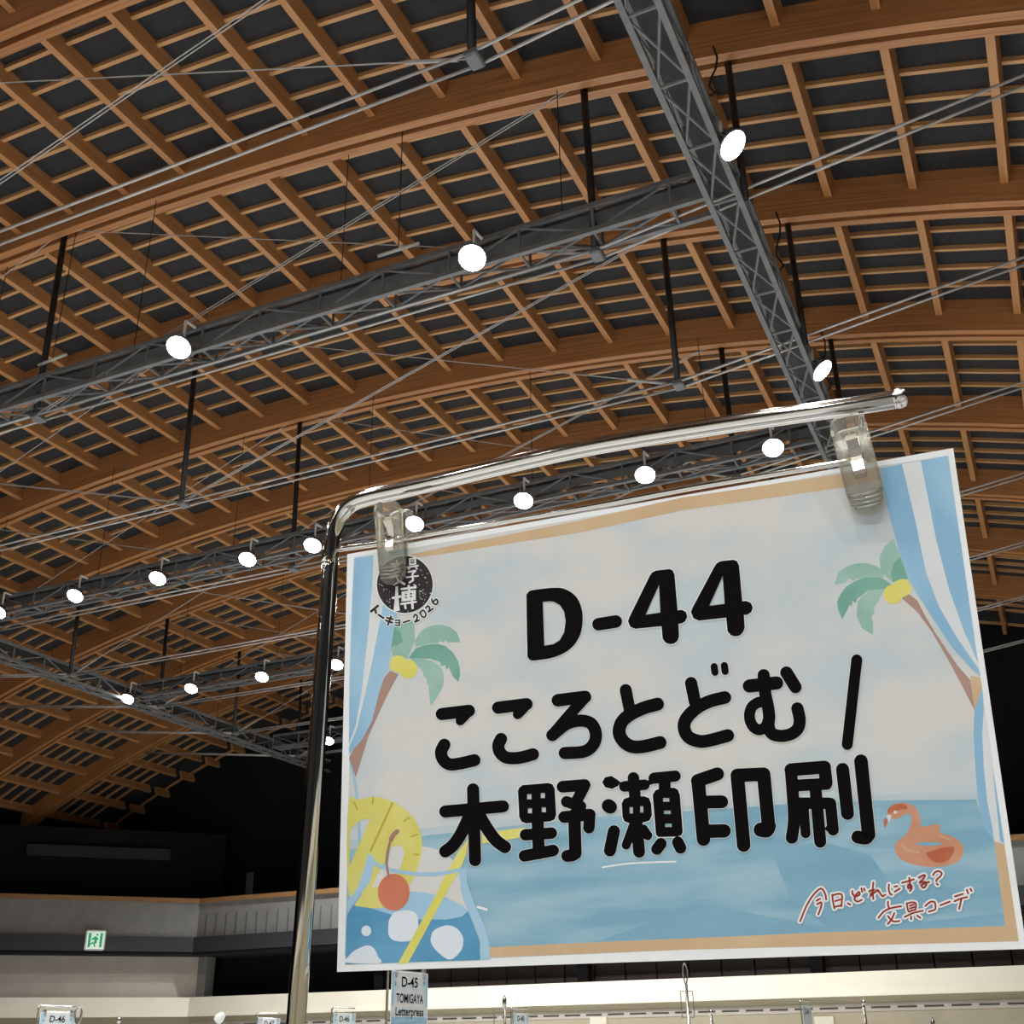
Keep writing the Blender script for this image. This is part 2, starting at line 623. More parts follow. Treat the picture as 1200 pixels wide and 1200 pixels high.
# ------------------------------------------------------------------ floodlights
bm = bmesh.new()
add_lathe(bm, [(0.05, 0.20), (0.075, 0.19), (0.085, 0.10), (0.13, 0.06), (0.185, 0.01), (0.19, -0.015), (0.175, -0.015)], 24)
for i in range(10):
    add_box(bm, (0.05, -0.006, 0.07), (0.13, 0.006, 0.17), Matrix.Rotation(2 * PI * i / 10, 4, 'Z'))
o = mesh_obj('housing', bm, m_housing, None, True)
me_house = o.data
bpy.data.objects.remove(o)
bm = bmesh.new()
add_lathe(bm, [(0.172, -0.012), (0.172, -0.018), (0.10, -0.03), (0.0, -0.034)], 24)
o = mesh_obj('lens', bm, m_lens, None, True)
me_lens = o.data
bpy.data.objects.remove(o)
lamp_ld = {}


def flood(x, y, z, normal, label, group, arm_to, power=1.0, seen_lamp=True):
    c = W(x, y, z)
    root = tag(empty('floodlight', c), label, 'lamp', group)
    nrm = Vector(normal).normalized()
    rot = nrm.to_track_quat('-Z', 'Y').to_matrix().to_4x4()
    share('lens', me_lens, share('housing', me_house, root, rot))
    t = arm_to - c
    bm = bmesh.new()
    b0 = rot @ Vector((0, 0, 0.17))
    top = Vector((b0.x, b0.y, t.z))
    add_cyl(bm, b0, top, 0.022, 6)
    if (t - top).length > 0.03:
        add_cyl(bm, top, t, 0.022, 6)
    mesh_obj('stem', bm, m_white_metal, root)
    key = round(power, 2)
    if key not in lamp_ld:
        ld = bpy.data.lights.new('floodlight_beam', 'SPOT')
        ld.energy = LAMP_POWER * power
        ld.color = LAMP_COLOR
        ld.spot_size = math.radians(126)
        ld.spot_blend = 0.28
        ld.shadow_soft_size = 0.16
        lamp_ld[key] = ld
    lo = bpy.data.objects.new('floodlight_beam', lamp_ld[key])
    link(lo, root)
    lo.location = (0, 0, -0.22)
    return root


row_x = [[-2.833, -1.498], [-5.894, -5.242, -4.589, -3.927, -3.477, -2.815, -2.163, -1.491, -0.843], [-6.548, -5.908, -5.232, -4.561, -3.9, -3.24, -2.58, -1.92, -1.26], [-5.881, -5.22, -4.56, -3.9, -3.24, -2.58, -1.92, -1.26]]  # last two rows: lamps hidden behind the sign are added for brightness
lab = ['lit round floodlight on the two-lamp cross truss',
       'lit floodlight in the long row',
       'small lit floodlight on the third cross truss',
       'small lit floodlight on the last cross truss']
grp = ['floodlights on the first cross truss', 'floodlights on the second cross truss', 'floodlights on the third cross truss', 'floodlights on the last cross truss']
ORD = ['first', 'second', 'third', 'fourth', 'fifth', 'sixth', 'seventh', 'eighth', 'ninth']
for ri, (yr, xs, lb, g) in enumerate(zip(ROWS, row_x, lab, grp)):
    for x in xs:
        if ri < 2:
            n_ = sorted(xs, reverse=True).index(x)
            tail = ', %s from the truss with oval lamps' % ORD[n_]
        else:
            n_ = sorted(xs).index(x)
            tail = ', %s from the exit sign side' % ORD[n_]
        flood(x, yr, ZT, (0.12, -0.55, -0.9), lb + tail, g, W(x, yr + 0.09, ZT + 0.035 + TH))
for x, y, lb in ((-0.494, 2.848, 'lit oval floodlight tilted off the lengthwise truss just before the two-lamp truss'), (-0.495, 4.336, 'lit oval floodlight tilted off the lengthwise truss above the chrome bar end')):
    flood(x, y, ZT, (0.62, -0.05, -0.8), lb, 'floodlights on the lengthwise truss', W(AXR + 0.05, y, ZT + TH))
# lamps over and behind the camera, out of the picture, on the same grid
for yr in (1.06, -0.88, -2.82, -4.3):
    for x in (-5.5, -4.17, -2.83, -1.5, -0.163, 1.17):
        flood(x, yr, ZT, (0, 0, -1), 'lit floodlight hung straight from the rear half of the roof', 'floodlights over the rear of the hall', W(x, yr, zr(x) + 0.05 if zr(x) > ZT else ZT + 0.15), 1.0, False)

# slim white strip fittings hung below the second arch
for px0, py0, px1, py1, lb in ((443, 300, 491, 285, 'slim white unlit strip light hung between the two bright lamps'), (45, 428, 78, 415, 'slim white unlit strip light hung beside a black arch hanger')):
    a = at_y(px0, py0, (Y0 + 2 - 0.03) * D)
    b = at_y(px1, py1, (Y0 + 2 - 0.03) * D)
    r0 = tag(empty('strip_light', a), lb, 'lamp', 'strip lights under the arch')
    bm = bmesh.new()
    add_cyl(bm, Vector((0, 0, 0)), b - a, 0.024, 8)
    mesh_obj('tube', bm, m_white_metal, r0, True)
    bm = bmesh.new()
    mid = (b - a) * 0.5
    add_cyl(bm, mid + Vector((0, 0, 0.02)), Vector((mid.x, mid.y, zr((a.x + mid.x) / D) * D + EYE + 0.1 - a.z)), 0.008, 5)
    mesh_obj('wire', bm, m_black, r0)

# ------------------------------------------------------------------ end of the hall: balcony, fascia, lower walls
CX, CY = -26.96, 33.0        # corner where the end front turns 45 degrees


def front(off):
    """footprint polyline of the end front, set back by off metres"""
    k = off * math.tan(PI / 8)
    c = Vector((CX - k, CY + off))
    left = Vector((XL, c.y - (c.x - XL)))
    right = Vector((XR, c.y))
    return [left, c, right]


def front_band(name, off, depth, z0, z1, material, segs=(0, 1), structure=True, parent=None):
    """a slab following the front; z relative to the eye"""
    A = front(off)
    B = front(off + depth)
    bm = bmesh.new()
    for i in segs:
        v = []
        for z in (z0 + EYE, z1 + EYE):
            for p in (A[i], A[i + 1], B[i + 1], B[i]):
                v.append(bm.verts.new((p.x, p.y, z)))
        for f in ((0, 1, 2, 3), (7, 6, 5, 4), (0, 4, 5, 1), (1, 5, 6, 2), (2, 6, 7, 3), (3, 7, 4, 0)):
            bm.faces.new([v[j] for j in f])
    o = mesh_obj(name, bm, material, parent)
    if structure and parent is None:
        o['kind'] = 'structure'
    return o


front_band('trim_1', -0.06, 0.26, 4.67, 4.82, m_cap)                  # timber cap rail
wf = front_band('wall_balcony', 0.02, 0.18, 3.55, 4.67, m_grey_fascia)
# narrow upright joints on the grey fascia (right stretch)
J = 0.42
f0 = front(0.0)
bm = bmesh.new()
add_box(bm, (-0.01, 0, 3.56 + EYE), (0.01, 0.03, 4.3 + EYE))
o = mesh_obj('joint_strip', bm, mat('joint_grey', (0.12, 0.118, 0.11), 0.7))
me_joint = o.data
bpy.data.objects.remove(o)
for i in range(14):
    share('joint_strip', me_joint, wf, Matrix.Translation((CX + 0.35 + i * J, CY - 0.002, 0)))
front_band('trim_2', -0.25, 0.6, 3.08, 3.55, m_dark_band)             # charcoal band
front_band('wall_soffit', -0.2, 3.0, 2.98, 3.08, m_blackwall)
# black wall behind the balcony
front_band('wall_balcony_back', 2.3, 0.2, 3.1, 7.4, m_blackwall, segs=(0,))
# between soffit and cream fascia
wb = front_band('wall_beige', 0.62, 0.15, 0.6, 2.98, m_beige, segs=(0,))
simple('wall_recess', [((CX - 0.2, CY + 1.6, 0.2), (-18.0, CY + 1.8, 2.98 + EYE))], m_blackwall, structure=True)
wp = tag(empty('wall_panelled', (0, 0, 0)), kind='structure')
bm = bmesh.new()
add_box(bm, (-0.47, 0, 0.4), (0.47, 0.06, 2.98 + EYE))
bmesh.ops.bevel(bm, geom=bm.edges[:], offset=0.012, segments=1, affect='EDGES')
o = mesh_obj('panel', bm, m_brown)
me_panel = o.data
bpy.data.objects.remove(o)
simple('backing', [((-20.0, CY + 1.5, 0.2), (XR, CY + 1.6, 2.98 + EYE))], m_blackwall, wp)
for i in range(28):
    share('panel', me_panel, wp, Matrix.Translation((-18.4 + i * 0.97, CY + 1.4, 0)))
for px in (446, 685, 960):
    p = at_y(px, 1150, CY + 1.15)
    simple('column', [((p.x - 0.17, CY + 1.0, 0.2), (p.x + 0.17, CY + 1.3, 2.98 + EYE))], m_blackwall, wp)
# jamb between the beige wall and the dark opening
p = at_plane(243, 1140, Vector((CX, CY, EYE)), Vector((1, -1, 0)).normalized())
simple('trim_3', [((p.x - 0.72, p.y + 0.25, 0.6), (p.x - 0.26, p.y + 0.7, 2.98 + EYE))], m_grey_fascia, structure=True)
# cream fascia and the wall below it
wl = front_band('wall_lower', 0.12, 0.3, -1.6, 1.11, m_olive)
cf = front_band('trim_4', -0.12, 0.5, 1.11, 1.68, m_cream)
front_band('lip', -0.16, 0.05, 1.09, 1.16, m_cream, parent=cf)
bm = bmesh.new()
add_box(bm, (-0.24, -0.03, 0), (0.24, 0.0, 0.045))
o = mesh_obj('rail_slot', bm, m_slot)
me_slot = o.data
bpy.data.objects.remove(o)
f1 = front(0.12)
pr = simple('picture_rail', [((f1[1].x, f1[1].y - 0.02, 0.73 + EYE), (XR, f1[1].y, 0.92 + EYE))], m_beige, wl)
for i in range(52):
    share('rail_slot', me_slot, pr, Matrix.Translation((f1[1].x + 0.5 + i * 0.66, f1[1].y - 0.0, 0.80 + EYE)))
# door-like pale boards on the lower wall
for px, wd in ((965, 0.5), (700, 0.5)):
    p = at_y(px, 1196, CY)
    simple('notice_board', [((p.x - wd / 2, CY + 0.06, p.z - 0.9), (p.x + wd / 2, CY + 0.13, p.z + 0.1))], m_cream, wl)
# post on the balcony
p = at_y(290, 1055, CY + 0.3)
ob = simple('balcony_post', [((p.x - 0.09, CY + 0.25, 4.6 + EYE), (p.x + 0.09, CY + 0.43, 5.6 + EYE)), ((p.x - 0.16, CY + 0.2, 4.6 + EYE), (p.x + 0.16, CY + 0.48, 4.68 + EYE))], m_duct)
tag(ob, 'thin dark post standing on the balcony rail', 'post')
# long dark duct on the black wall over the exit sign
NC = Vector((1, -1, 0)).normalized()
PB = Vector((front(2.3)[1].x, front(2.3)[1].y, EYE))
a = at_plane(31, 996, PB + NC * 0.3, NC)
b = at_plane(200, 1001, PB + NC * 0.3, NC)
dr = (b - a)
ln = math.hypot(dr.x, dr.y)
zc = (a.z + b.z) / 2
mt = Matrix.Translation((a.x, a.y, zc)) @ Matrix.Rotation(math.atan2(dr.y, dr.x), 4, 'Z')
bm = bmesh.new()
add_box(bm, (0, -0.02, -0.2), (ln, 0.2, 0.2))
bmesh.ops.bevel(bm, geom=bm.edges[:], offset=0.03, segments=2, affect='EDGES')
dc = mesh_obj('air_duct', bm, m_duct)
dc.matrix_world = mt
tag(dc, 'long dark grey air duct on the black wall above the exit sign', 'duct')

# exit sign ----------------------------------------------------------
PS = Vector((front(-0.25)[1].x, front(-0.25)[1].y, EYE))
c = at_plane(111.5, 1102, PS, NC)
ex = tag(empty('exit_sign', c), 'square green and white exit sign with a running figure', 'sign')
ex.rotation_euler = (0, 0, PI / 4)
m_exitw = emit('exit_sign_white', (0.75, 0.92, 0.78), 0.35)
m_exitg = emit('exit_sign_green', (0.02, 0.36, 0.14), 0.35)
SZ = 0.315


def local_poly(name, pts, y, material, parent):
    bm = bmesh.new()
    bm.faces.new([bm.verts.new((x, y, z)) for x, z in pts])
    return mesh_obj(name, bm, material, parent)


bm = bmesh.new()
add_box(bm, (-SZ, -0.08, -SZ), (SZ, 0.02, SZ))
bmesh.ops.bevel(bm, geom=bm.edges[:], offset=0.03, segments=2, affect='EDGES')
mesh_obj('case', bm, m_white_metal, ex)
local_poly('white_panel', [(-0.27, -0.27), (0.27, -0.27), (0.27, 0.27), (-0.27, 0.27)], -0.083, m_exitw, ex)
for nm, pts in (('door_bar', [(-0.22, -0.22), (-0.14, -0.22), (-0.14, 0.22), (-0.22, 0.22)]), ('door_bar', [(0.14, -0.22), (0.22, -0.22), (0.22, 0.22), (0.14, 0.22)]),
                ('running_figure', [(0.02, 0.12), (0.10, 0.04), (0.05, -0.02), (0.06, -0.08), (0.0, -0.12), (0.04, -0.2), (-0.01, -0.21), (-0.06, -0.1), (-0.02, -0.03), (-0.04, 0.03), (-0.1, -0.01), (-0.12, 0.03), (-0.04, 0.11)]),
                ('running_figure', [(-0.06, -0.1), (-0.13, -0.15), (-0.15, -0.11), (-0.06, -0.04)]),
                ('running_figure', [(0.045 + 0.035 * math.cos(i * PI / 5), 0.165 + 0.035 * math.sin(i * PI / 5)) for i in range(10)])):
    local_poly(nm, pts, -0.086, m_exitg, ex)

# ------------------------------------------------------------------ the paper sign
PTL, PTR, PBR, PBL = (407, 649.5), (1117, 525), (1203, 1112), (395, 1139)
r0, r1, r2, r3 = [ray(*p) for p in (PTL, PTR, PBR, PBL)]
A3 = Matrix((r0, -r1, r2)).transposed()
s = A3.inverted() @ r3
Q = [r0 * s[0], r1 * s[1], r2 * s[2], r3]
sc = 0.42 / (Q[1] - Q[0]).length
Q = [CAM + q * sc for q in Q]
E1 = (Q[1] - Q[0]).normalized()
PN = (Q[3] - Q[0]).cross(E1).normalized()
if PN.dot(CAM - Q[0]) < 0:
    PN = -PN
LAYER = 0.000015
sign = tag(empty('paper_sign', (Q[2] + Q[3]) / 2), 'printed white paper sign D-44 with palms and sea, clipped to the chrome stand', 'sign')
SO = sign.location.copy()


def pp(px, py, layer=0.0):
    return at_plane(px, py, Q[0], PN) + PN * (LAYER * layer) - SO


bm = bmesh.new()
f = [bm.verts.new(q - SO) for q in Q]
g = [bm.verts.new(q - SO - PN * 0.0004) for q in Q]
bm.faces.new(f)
bm.faces.new(g[::-1])
for i in range(4):
    bm.faces.new((f[i], g[i], g[(i + 1) % 4], f[(i + 1) % 4]))
m_paper = mat('white_paper', lin((230, 232, 231)), 0.7, rgb2=lin((225, 227, 225)), scale=30, spec=0.2)
sheet = mesh_obj('sheet', bm, m_paper, sign)


INK = 0.965


def ink(name, c1, c2=None, scale=14.0, stretch=(1, 1, 1), contrast=(0.3, 0.7)):
    c1 = tuple(v * INK for v in c1)
    c2 = tuple(v * INK for v in c2) if c2 else None
    return mat(name, lin(c1), 0.75, rgb2=lin(c2) if c2 else None, scale=scale, stretch=stretch, detail=5, spec=0.2, contrast=contrast)


class Print:
    """flat print on the paper, drawn in strokes and filled outlines"""

    def __init__(self):
        self.bm = bmesh.new()

    def fill(self, loops, layer, org=(0, 0), s=1.0, smooth=False):
        loops = [[(org[0] + x / s, org[1] + y / s) for x, y in lp] for lp in loops]
        if smooth:
            lp = loops[0]
            m_ = len(lp)
            ext = catmull([Vector(lp[(i - 1) % m_]) for i in range(m_ + 3)], 4)
            loops[0] = [(q.x, q.y) for q in ext[4:4 + 4 * m_]]
        tri = tessellate_polygon([[Vector((x, y, 0)) for x, y in lp] for lp in loops])
        vs_ = [self.bm.verts.new(pp(x, y, layer)) for lp in loops for x, y in lp]
        for t in tri:
            try:
                self.bm.faces.new([vs_[i] for i in t])
            except ValueError:
                pass

    def disc(self, x, y, r, layer, ry=None, n=20):
        ry = ry or r
        self.fill([[(x + r * math.cos(2 * PI * i / n), y + ry * math.sin(2 * PI * i / n)) for i in range(n)]], layer)

    def stroke(self, pts, w, layer, org=(0, 0), s=1.0, smooth=True, grow=0.0):
        P = [Vector((org[0] + x / s, org[1] + y / s)) for x, y in pts]
        if smooth and len(P) > 2:
            P = catmull(P, 5)
        P = [q for i, q in enumerate(P) if i == 0 or (q - P[i - 1]).length > 1e-4]
        r = w / s / 2 + grow
        self.count = getattr(self, 'count', 0) + 1
        layer = layer + 0.3 * (self.count % 12)
        n = len(P)
        L, Rr = [], []
        for i in range(n):
            t = (P[min(i + 1, n - 1)] - P[max(i - 1, 0)]).normalized()
            if 0 < i < n - 1:
                t = ((P[i + 1] - P[i]).normalized() + (P[i] - P[i - 1]).normalized())
                t = t.normalized() if t.length > 1e-4 else (P[i + 1] - P[i]).normalized()
                cs = max(0.6, t.dot((P[i + 1] - P[i]).normalized()))
            else:
                cs = 1.0
            nn = Vector((-t.y, t.x)) * (r / cs)
            L.append(P[i] + nn)
            Rr.append(P[i] - nn)
        poly = list(L)
        d1 = (P[-1] - P[-2]).normalized()
        a1 = math.atan2(d1.x, -d1.y)          # direction of the left normal
        poly += [P[-1] + r * Vector((math.cos(a1 - PI * k / 10), math.sin(a1 - PI * k / 10))) for k in range(1, 10)]
        cap_end = len(poly)
        d0 = (P[1] - P[0]).normalized()
        vl = [self.bm.verts.new(pp(q.x, q.y, layer)) for q in L]
        vr = [self.bm.verts.new(pp(q.x, q.y, layer)) for q in Rr]
        for i in range(n - 1):
            self.bm.faces.new((vl[i], vl[i + 1], vr[i + 1], vr[i]))
        for c, vA, vB, dd in ((P[-1], vl[-1], vr[-1], d1), (P[0], vr[0], vl[0], -d0)):
            aa = math.atan2(dd.x, -dd.y)
            fan = [self.bm.verts.new(pp(c.x + r * math.cos(aa - PI * k / 10), c.y + r * math.sin(aa - PI * k / 10), layer)) for k in range(1, 10)]
            self.bm.faces.new([vA] + fan + [vB])

    def done(self, name, material, label=None):
        o = mesh_obj(name, self.bm, material, sheet)
        # all faces look at the viewer side
        me = o.data
        bm2 = bmesh.new()
        bm2.from_mesh(me)
        for fc in bm2.faces:
            if fc.normal.dot(PN) < 0:
                fc.normal_flip()
        bm2.to_mesh(me)
        bm2.free()
        if label:
            o['label'] = label
        return o


def fills(name, material, items, layer, label=None, smooth=False):
    for i, (org, s_, loops) in enumerate(items):
        p = Print()
        p.fill(loops, layer + 0.03 * i, org, s_, smooth)
        p.done(name, material, label)


O1 = ((0, 0), 1.0)
i_sky = ink('ink_sky', (193, 204, 207), (211, 210, 204), scale=13, stretch=(1, 1, 1.6), contrast=(0.42, 0.60))
i_sea = ink('ink_sea', (126, 170, 190), (158, 191, 204), scale=16, stretch=(0.6, 0.6, 3.6), contrast=(0.40, 0.62))
i_sea_deep = ink('ink_sea_deep', (118, 164, 187), (138, 178, 197), scale=12, stretch=(0.6, 0.6, 3))
i_haze = ink('ink_horizon', (180, 196, 203), (190, 202, 205), scale=12)
i_tan = ink('ink_tan', (200, 168, 130), (211, 183, 146), scale=25)
i_blue = ink('ink_curtain_blue', (138, 182, 210), (160, 197, 219), scale=26, stretch=(1, 1, 0.4), contrast=(0.42, 0.6))
i_white = ink('ink_curtain_white', (220, 223, 222), (214, 218, 218), scale=18)
i_leaf_l = ink('ink_leaf_light', (140, 180, 164), (160, 194, 181), scale=40)
i_leaf_d = ink('ink_leaf_dark', (106, 158, 140), (130, 176, 160), scale=40)
i_trunk = ink('ink_trunk', (164, 132, 118), (176, 145, 130), scale=40)
i_yellow = ink('ink_yellow', (216, 208, 98), (226, 219, 126), scale=30)
i_lemon = ink('ink_ruler_yellow', (206, 198, 94), (218, 211, 122), scale=30)
i_olive = ink('ink_olive', (186, 168, 58))
i_deep = ink('ink_drink_blue', (74, 141, 180), (104, 162, 195), scale=22, stretch=(0.7, 0.7, 2))
i_glass = ink('ink_glass_blue', (156, 194, 218), (168, 202, 222), scale=25)
i_bubble = ink('ink_bubble', (214, 224, 232), (222, 229, 234), scale=18)
i_cream = ink('ink_cream', (216, 214, 207), (208, 208, 204), scale=18)
i_cherry = ink('ink_cherry', (198, 110, 80), (208, 130, 100), scale=30)
i_stem = ink('ink_stem', (164, 122, 106))
i_orange = ink('ink_float_orange', (196, 136, 104), (208, 155, 124), scale=45)
i_rust = ink('ink_float_rust', (180, 96, 66), (194, 114, 82), scale=45)
i_black = mat('ink_black', lin((12, 10, 11)), 0.85, spec=0.06)
i_logo = ink('ink_logo_black', (46, 38, 42), (56, 48, 50), scale=60)
i_halo = ink('ink_halo', (232, 234, 231))
i_red = ink('ink_red_brown', (150, 48, 34))

# background wash, sea, sand
fills('sky_print', i_sky, [(*O1, [[(415, 655), (438, 650), (700, 604), (985, 553), (1111, 534), (1146, 776), (1177, 989), (1194, 1103), (800, 1113), (404, 1131)]])], 1)
fills('horizon_print', i_haze, [(*O1, [[(408, 985), (500, 970), (600, 960), (700, 951), (888, 939), (1027, 931), (1147, 930), (1147, 940), (1027, 942), (888, 949), (700, 962), (500, 983), (408, 998)]])], 2)
fills('sea_print', i_sea, [(*O1, [[(408, 996), (500, 979), (600, 968), (650, 963.5), (700, 957.5), (800, 951), (888, 945), (910, 943), (1027, 938), (1144, 937), (1150, 955), (1167, 988), (1180, 1085), (980, 1092), (680, 1105), (570, 1110), (404, 1120)]])], 3)
fills('sea_print', i_sea_deep, [(*O1, [[(700, 1103), (760, 1082), (830, 1062), (860, 1066), (920, 1078), (980, 1090), (860, 1098)]]), (*O1, [[(905, 1000), (960, 985), (1020, 1002), (1055, 1050), (1080, 1080), (1176, 1070), (1178, 1085), (980, 1092), (930, 1060)]])], 3.5)
fills('sand_print', i_tan, [(*O1, [[(475, 655), (480, 650), (522, 641), (680, 610), (800, 583), (985, 555.5), (1031, 547.5), (1036, 562), (997, 570), (800, 598), (680, 624), (520, 649)]]),
                            (*O1, [[(573, 1110), (680, 1105), (980, 1092), (1178, 1085), (1165, 986), (1177, 990), (1194, 1103), (800, 1113), (573, 1122)]])], 4)
# curtains
fills('curtain_print', i_white, [(*O1, [[(1031, 549), (1111, 534), (1146, 776), (1149, 793), (1140, 785), (1117, 760), (1090, 720), (1065, 680), (1052, 640), (1040, 595)]]),
                                 (*O1, [[(1151, 812), (1160, 870), (1177, 989), (1165, 986), (1153, 970), (1146, 937), (1143, 900), (1141, 860), (1144, 830)]]),
                                 (*O1, [[(415, 652), (478, 641), (476, 690), (462, 735), (455, 780), (445, 810), (427, 860), (409, 885), (409.5, 800)]])], 8)
fills('curtain_print', i_blue, [(*O1, [[(1031, 549), (1057, 544), (1072, 607), (1085, 670), (1100, 710), (1120, 745), (1137, 770), (1147, 784), (1149, 793), (1140, 785), (1117, 760), (1090, 720), (1065, 680), (1052, 640), (1040, 595)]]),
                                (*O1, [[(1079, 540), (1111, 534), (1146, 776), (1130, 740), (1112, 690), (1097, 632)]]),
                                (*O1, [[(1151, 806), (1153, 830), (1151, 860), (1153, 900), (1157, 940), (1163, 970), (1165, 986), (1153, 970), (1146, 937), (1143, 900), (1141, 860), (1142, 832), (1149, 812)]]),
                                (*O1, [[(1163, 900), (1168, 930), (1177, 989), (1172, 985)]]),
                                (*O1, [[(415, 654), (438, 650.5), (436, 690), (432, 735), (424, 810), (417, 850), (409, 872), (409.5, 800), (412, 720)]]),
                                (*O1, [[(456, 647), (477, 643), (474, 690), (462, 735), (455, 780), (445, 810), (436, 845), (425, 866), (409, 884), (409, 876), (418, 855), (426, 822), (437, 772), (444, 735), (451, 700)]]),
                                (*O1, [[(409, 890), (413, 898), (418, 920), (421, 945), (424, 1000), (421, 1035), (417, 1035), (420, 1000), (419, 960), (415, 918)]])], 9)
# palms
fills('palm_print', i_trunk, [(*O1, [[(1065, 696), (1075, 704), (1086, 725), (1095, 740), (1122, 780), (1137, 797), (1142, 832), (1136, 820), (1115, 780), (1092, 740), (1075, 717), (1057, 701)]]),
                              (*O1, [[(457, 786), (467, 790), (455, 812), (441, 842), (432, 862), (417, 911), (409, 888), (420, 868), (430, 848), (443, 815), (449, 796)]])], 7)
fills('palm_print', i_tan, [(*O1, [[(1137, 792), (1149, 794), (1151, 806), (1142, 832)]])], 7.5)
fills('palm_print', i_leaf_l, [(*O1, [[(1047, 631), (1057, 655), (1064, 678), (1045, 682), (1032, 670), (1031, 652), (1037, 640)]]),
                               (*O1, [[(1036, 670), (1028, 664), (1017, 660), (1006, 660), (997, 662), (987, 667), (982, 672), (978, 685), (990, 683), (995, 678), (1000, 681), (1004, 678), (1010, 679), (1022, 676), (1035, 680)]]),
                               (*O1, [[(1037, 690), (1028, 690), (1020, 692), (1010, 699), (1005, 705), (1004, 722), (1010, 736), (1023, 744), (1023, 730), (1021, 722), (1025, 718), (1024, 712), (1029, 705)]]),
                               (*O1, [[(462, 735), (470, 729), (480, 725), (484, 729), (486, 735), (486, 752), (477, 772), (460, 768), (458, 760)]]),
                               (*O1, [[(486, 751), (491, 743), (497, 737), (506, 733), (517, 732), (528, 735), (535, 741), (538, 747), (539, 752.5), (525, 753), (522, 750), (520, 753), (515, 751), (513, 754), (505, 754), (487, 758)]]),
                               (*O1, [[(480, 771), (489, 771), (497, 772), (507, 775), (515, 780), (519, 787), (520, 795), (519, 804), (515, 812), (511, 819), (505, 827), (503, 814), (502, 803), (500, 800), (500, 795), (497, 793), (495, 786)]])], 5)
fills('palm_print', i_leaf_d, [(*O1, [[(1055, 653), (1064, 678), (1046, 682), (1044, 672), (1048, 660)]]),
                               (*O1, [[(1045, 685), (1038, 680), (1030, 677), (1020, 676.5), (1012, 677.5), (1002, 681), (992, 687), (985, 696), (981, 705), (982, 714), (987, 726), (992, 716), (996, 708), (998, 711), (999, 704), (1003, 707), (1004, 702), (1017, 692), (1040, 690)]]),
                               (*O1, [[(479, 771), (483, 765), (487, 760), (496, 756.5), (505, 755), (514, 755), (522, 757), (531, 765), (537, 775), (539, 785), (539, 792), (537, 799), (531, 793), (526, 782), (523, 785), (522, 779), (517, 781), (516, 776), (505, 772)]]),
                               (*O1, [[(462, 735), (470, 742), (472, 752), (466, 756), (458, 758)]])], 6)
for x, y, r, ly in ((1057.5, 689, 10.5, 7.6), (1046.5, 696.5, 11.5, 8.2), (478.5, 784, 11, 7.6), (467, 778, 10, 8.2)):
    p = Print()
    p.disc(x, y, r, ly)
    p.done('coconut_print', i_yellow)

# glass, ruler, cherry
K = ((395, 920), 5.4545)
fills('drink_print', i_cream, [(*K, [[(345, 390), (480, 385), (600, 400), (700, 430), (785, 540), (790, 660), (838, 805), (700, 720), (460, 690), (220, 660), (260, 560), (330, 480)]])], 10)
fills('ruler_print', i_lemon, [(*K, [[(72, 125), (140, 92), (240, 75), (330, 95), (420, 145), (490, 215), (530, 290), (545, 380), (525, 500), (465, 640), (380, 740), (300, 782), (200, 785), (115, 770), (160, 690), (72, 690)],
                                     [(80, 285), (150, 225), (216, 210), (80, 520)], [(345, 395), (415, 385), (432, 440), (405, 530), (330, 640), (220, 656), (260, 570), (300, 500)]])], 11, None, True)
p = Print()
p.stroke([(355, 115), (215, 420)], 13, 12, *K)
for a, b in (((110, 110), (130, 155)), ((232, 82), (228, 120)), ((460, 208), (430, 230)), ((515, 315), (475, 330)), ((522, 445), (492, 443))):
    p.stroke([a, b], 10, 12, *K)
p.done('ruler_mark_print', i_olive)
fills('drink_print', i_deep, [(*K, [[(105, 770), (200, 785), (350, 825), (520, 860), (700, 860), (835, 810), (870, 890), (910, 1000), (915, 1118), (55, 1146), (65, 830)]])], 13)
fills('drink_print', i_glass, [(*K, [[(470, 680), (580, 690), (720, 730), (810, 775), (838, 805), (800, 840), (700, 860), (520, 858), (350, 828), (220, 790), (300, 782), (380, 740)]]),
                               (*K, [[(200, 430), (240, 500), (210, 620), (150, 700), (70, 805), (70, 740), (130, 660), (175, 530)]]),
                               (*K, [[(780, 540), (835, 530), (830, 620), (880, 760), (940, 890), (975, 1010), (980, 1112), (915, 1117), (915, 1000), (870, 880), (810, 740), (790, 640)]])], 14)
p = Print()
p.stroke([(215, 460), (260, 510), (380, 550), (530, 568), (660, 565), (785, 542)], 24, 17, *K)
p.done('drink_print', i_glass)
fills('straw_print', i_yellow, [(*K, [[(390, 1142), (455, 1137), (720, 650), (800, 510), (830, 430), (838, 345), (780, 420), (700, 560), (640, 690)]]),
                                ((500, 900), 6.0, [[(390, 460), (520, 440), (695, 416), (650, 492), (520, 512), (390, 532)]])], 15)
p = Print()
p.fill([[(188 + 32 * math.cos(i * PI / 10), 932 + 34 * math.sin(i * PI / 10)) for i in range(20)]], 14.5, *K)
p.done('bubble_print', i_bubble)
for bl in ([(360, 820), (400, 805), (440, 800), (485, 808), (510, 830), (520, 870), (518, 930), (505, 970), (470, 995), (400, 1000), (350, 985), (330, 955), (328, 930), (332, 870)],
           [(620, 930), (660, 908), (700, 897), (740, 902), (770, 920), (795, 950), (808, 985), (802, 1040), (775, 1080), (740, 1110), (705, 1112), (660, 1080), (620, 1040), (600, 1000), (604, 960)],
           [(55, 1134), (70, 1100), (110, 1060), (180, 1027), (220, 1030), (245, 1055), (262, 1095), (274, 1138)]):
    p = Print()
    p.fill([bl], 14.6, *K, True)
    p.done('bubble_print', i_bubble)
p = Print()
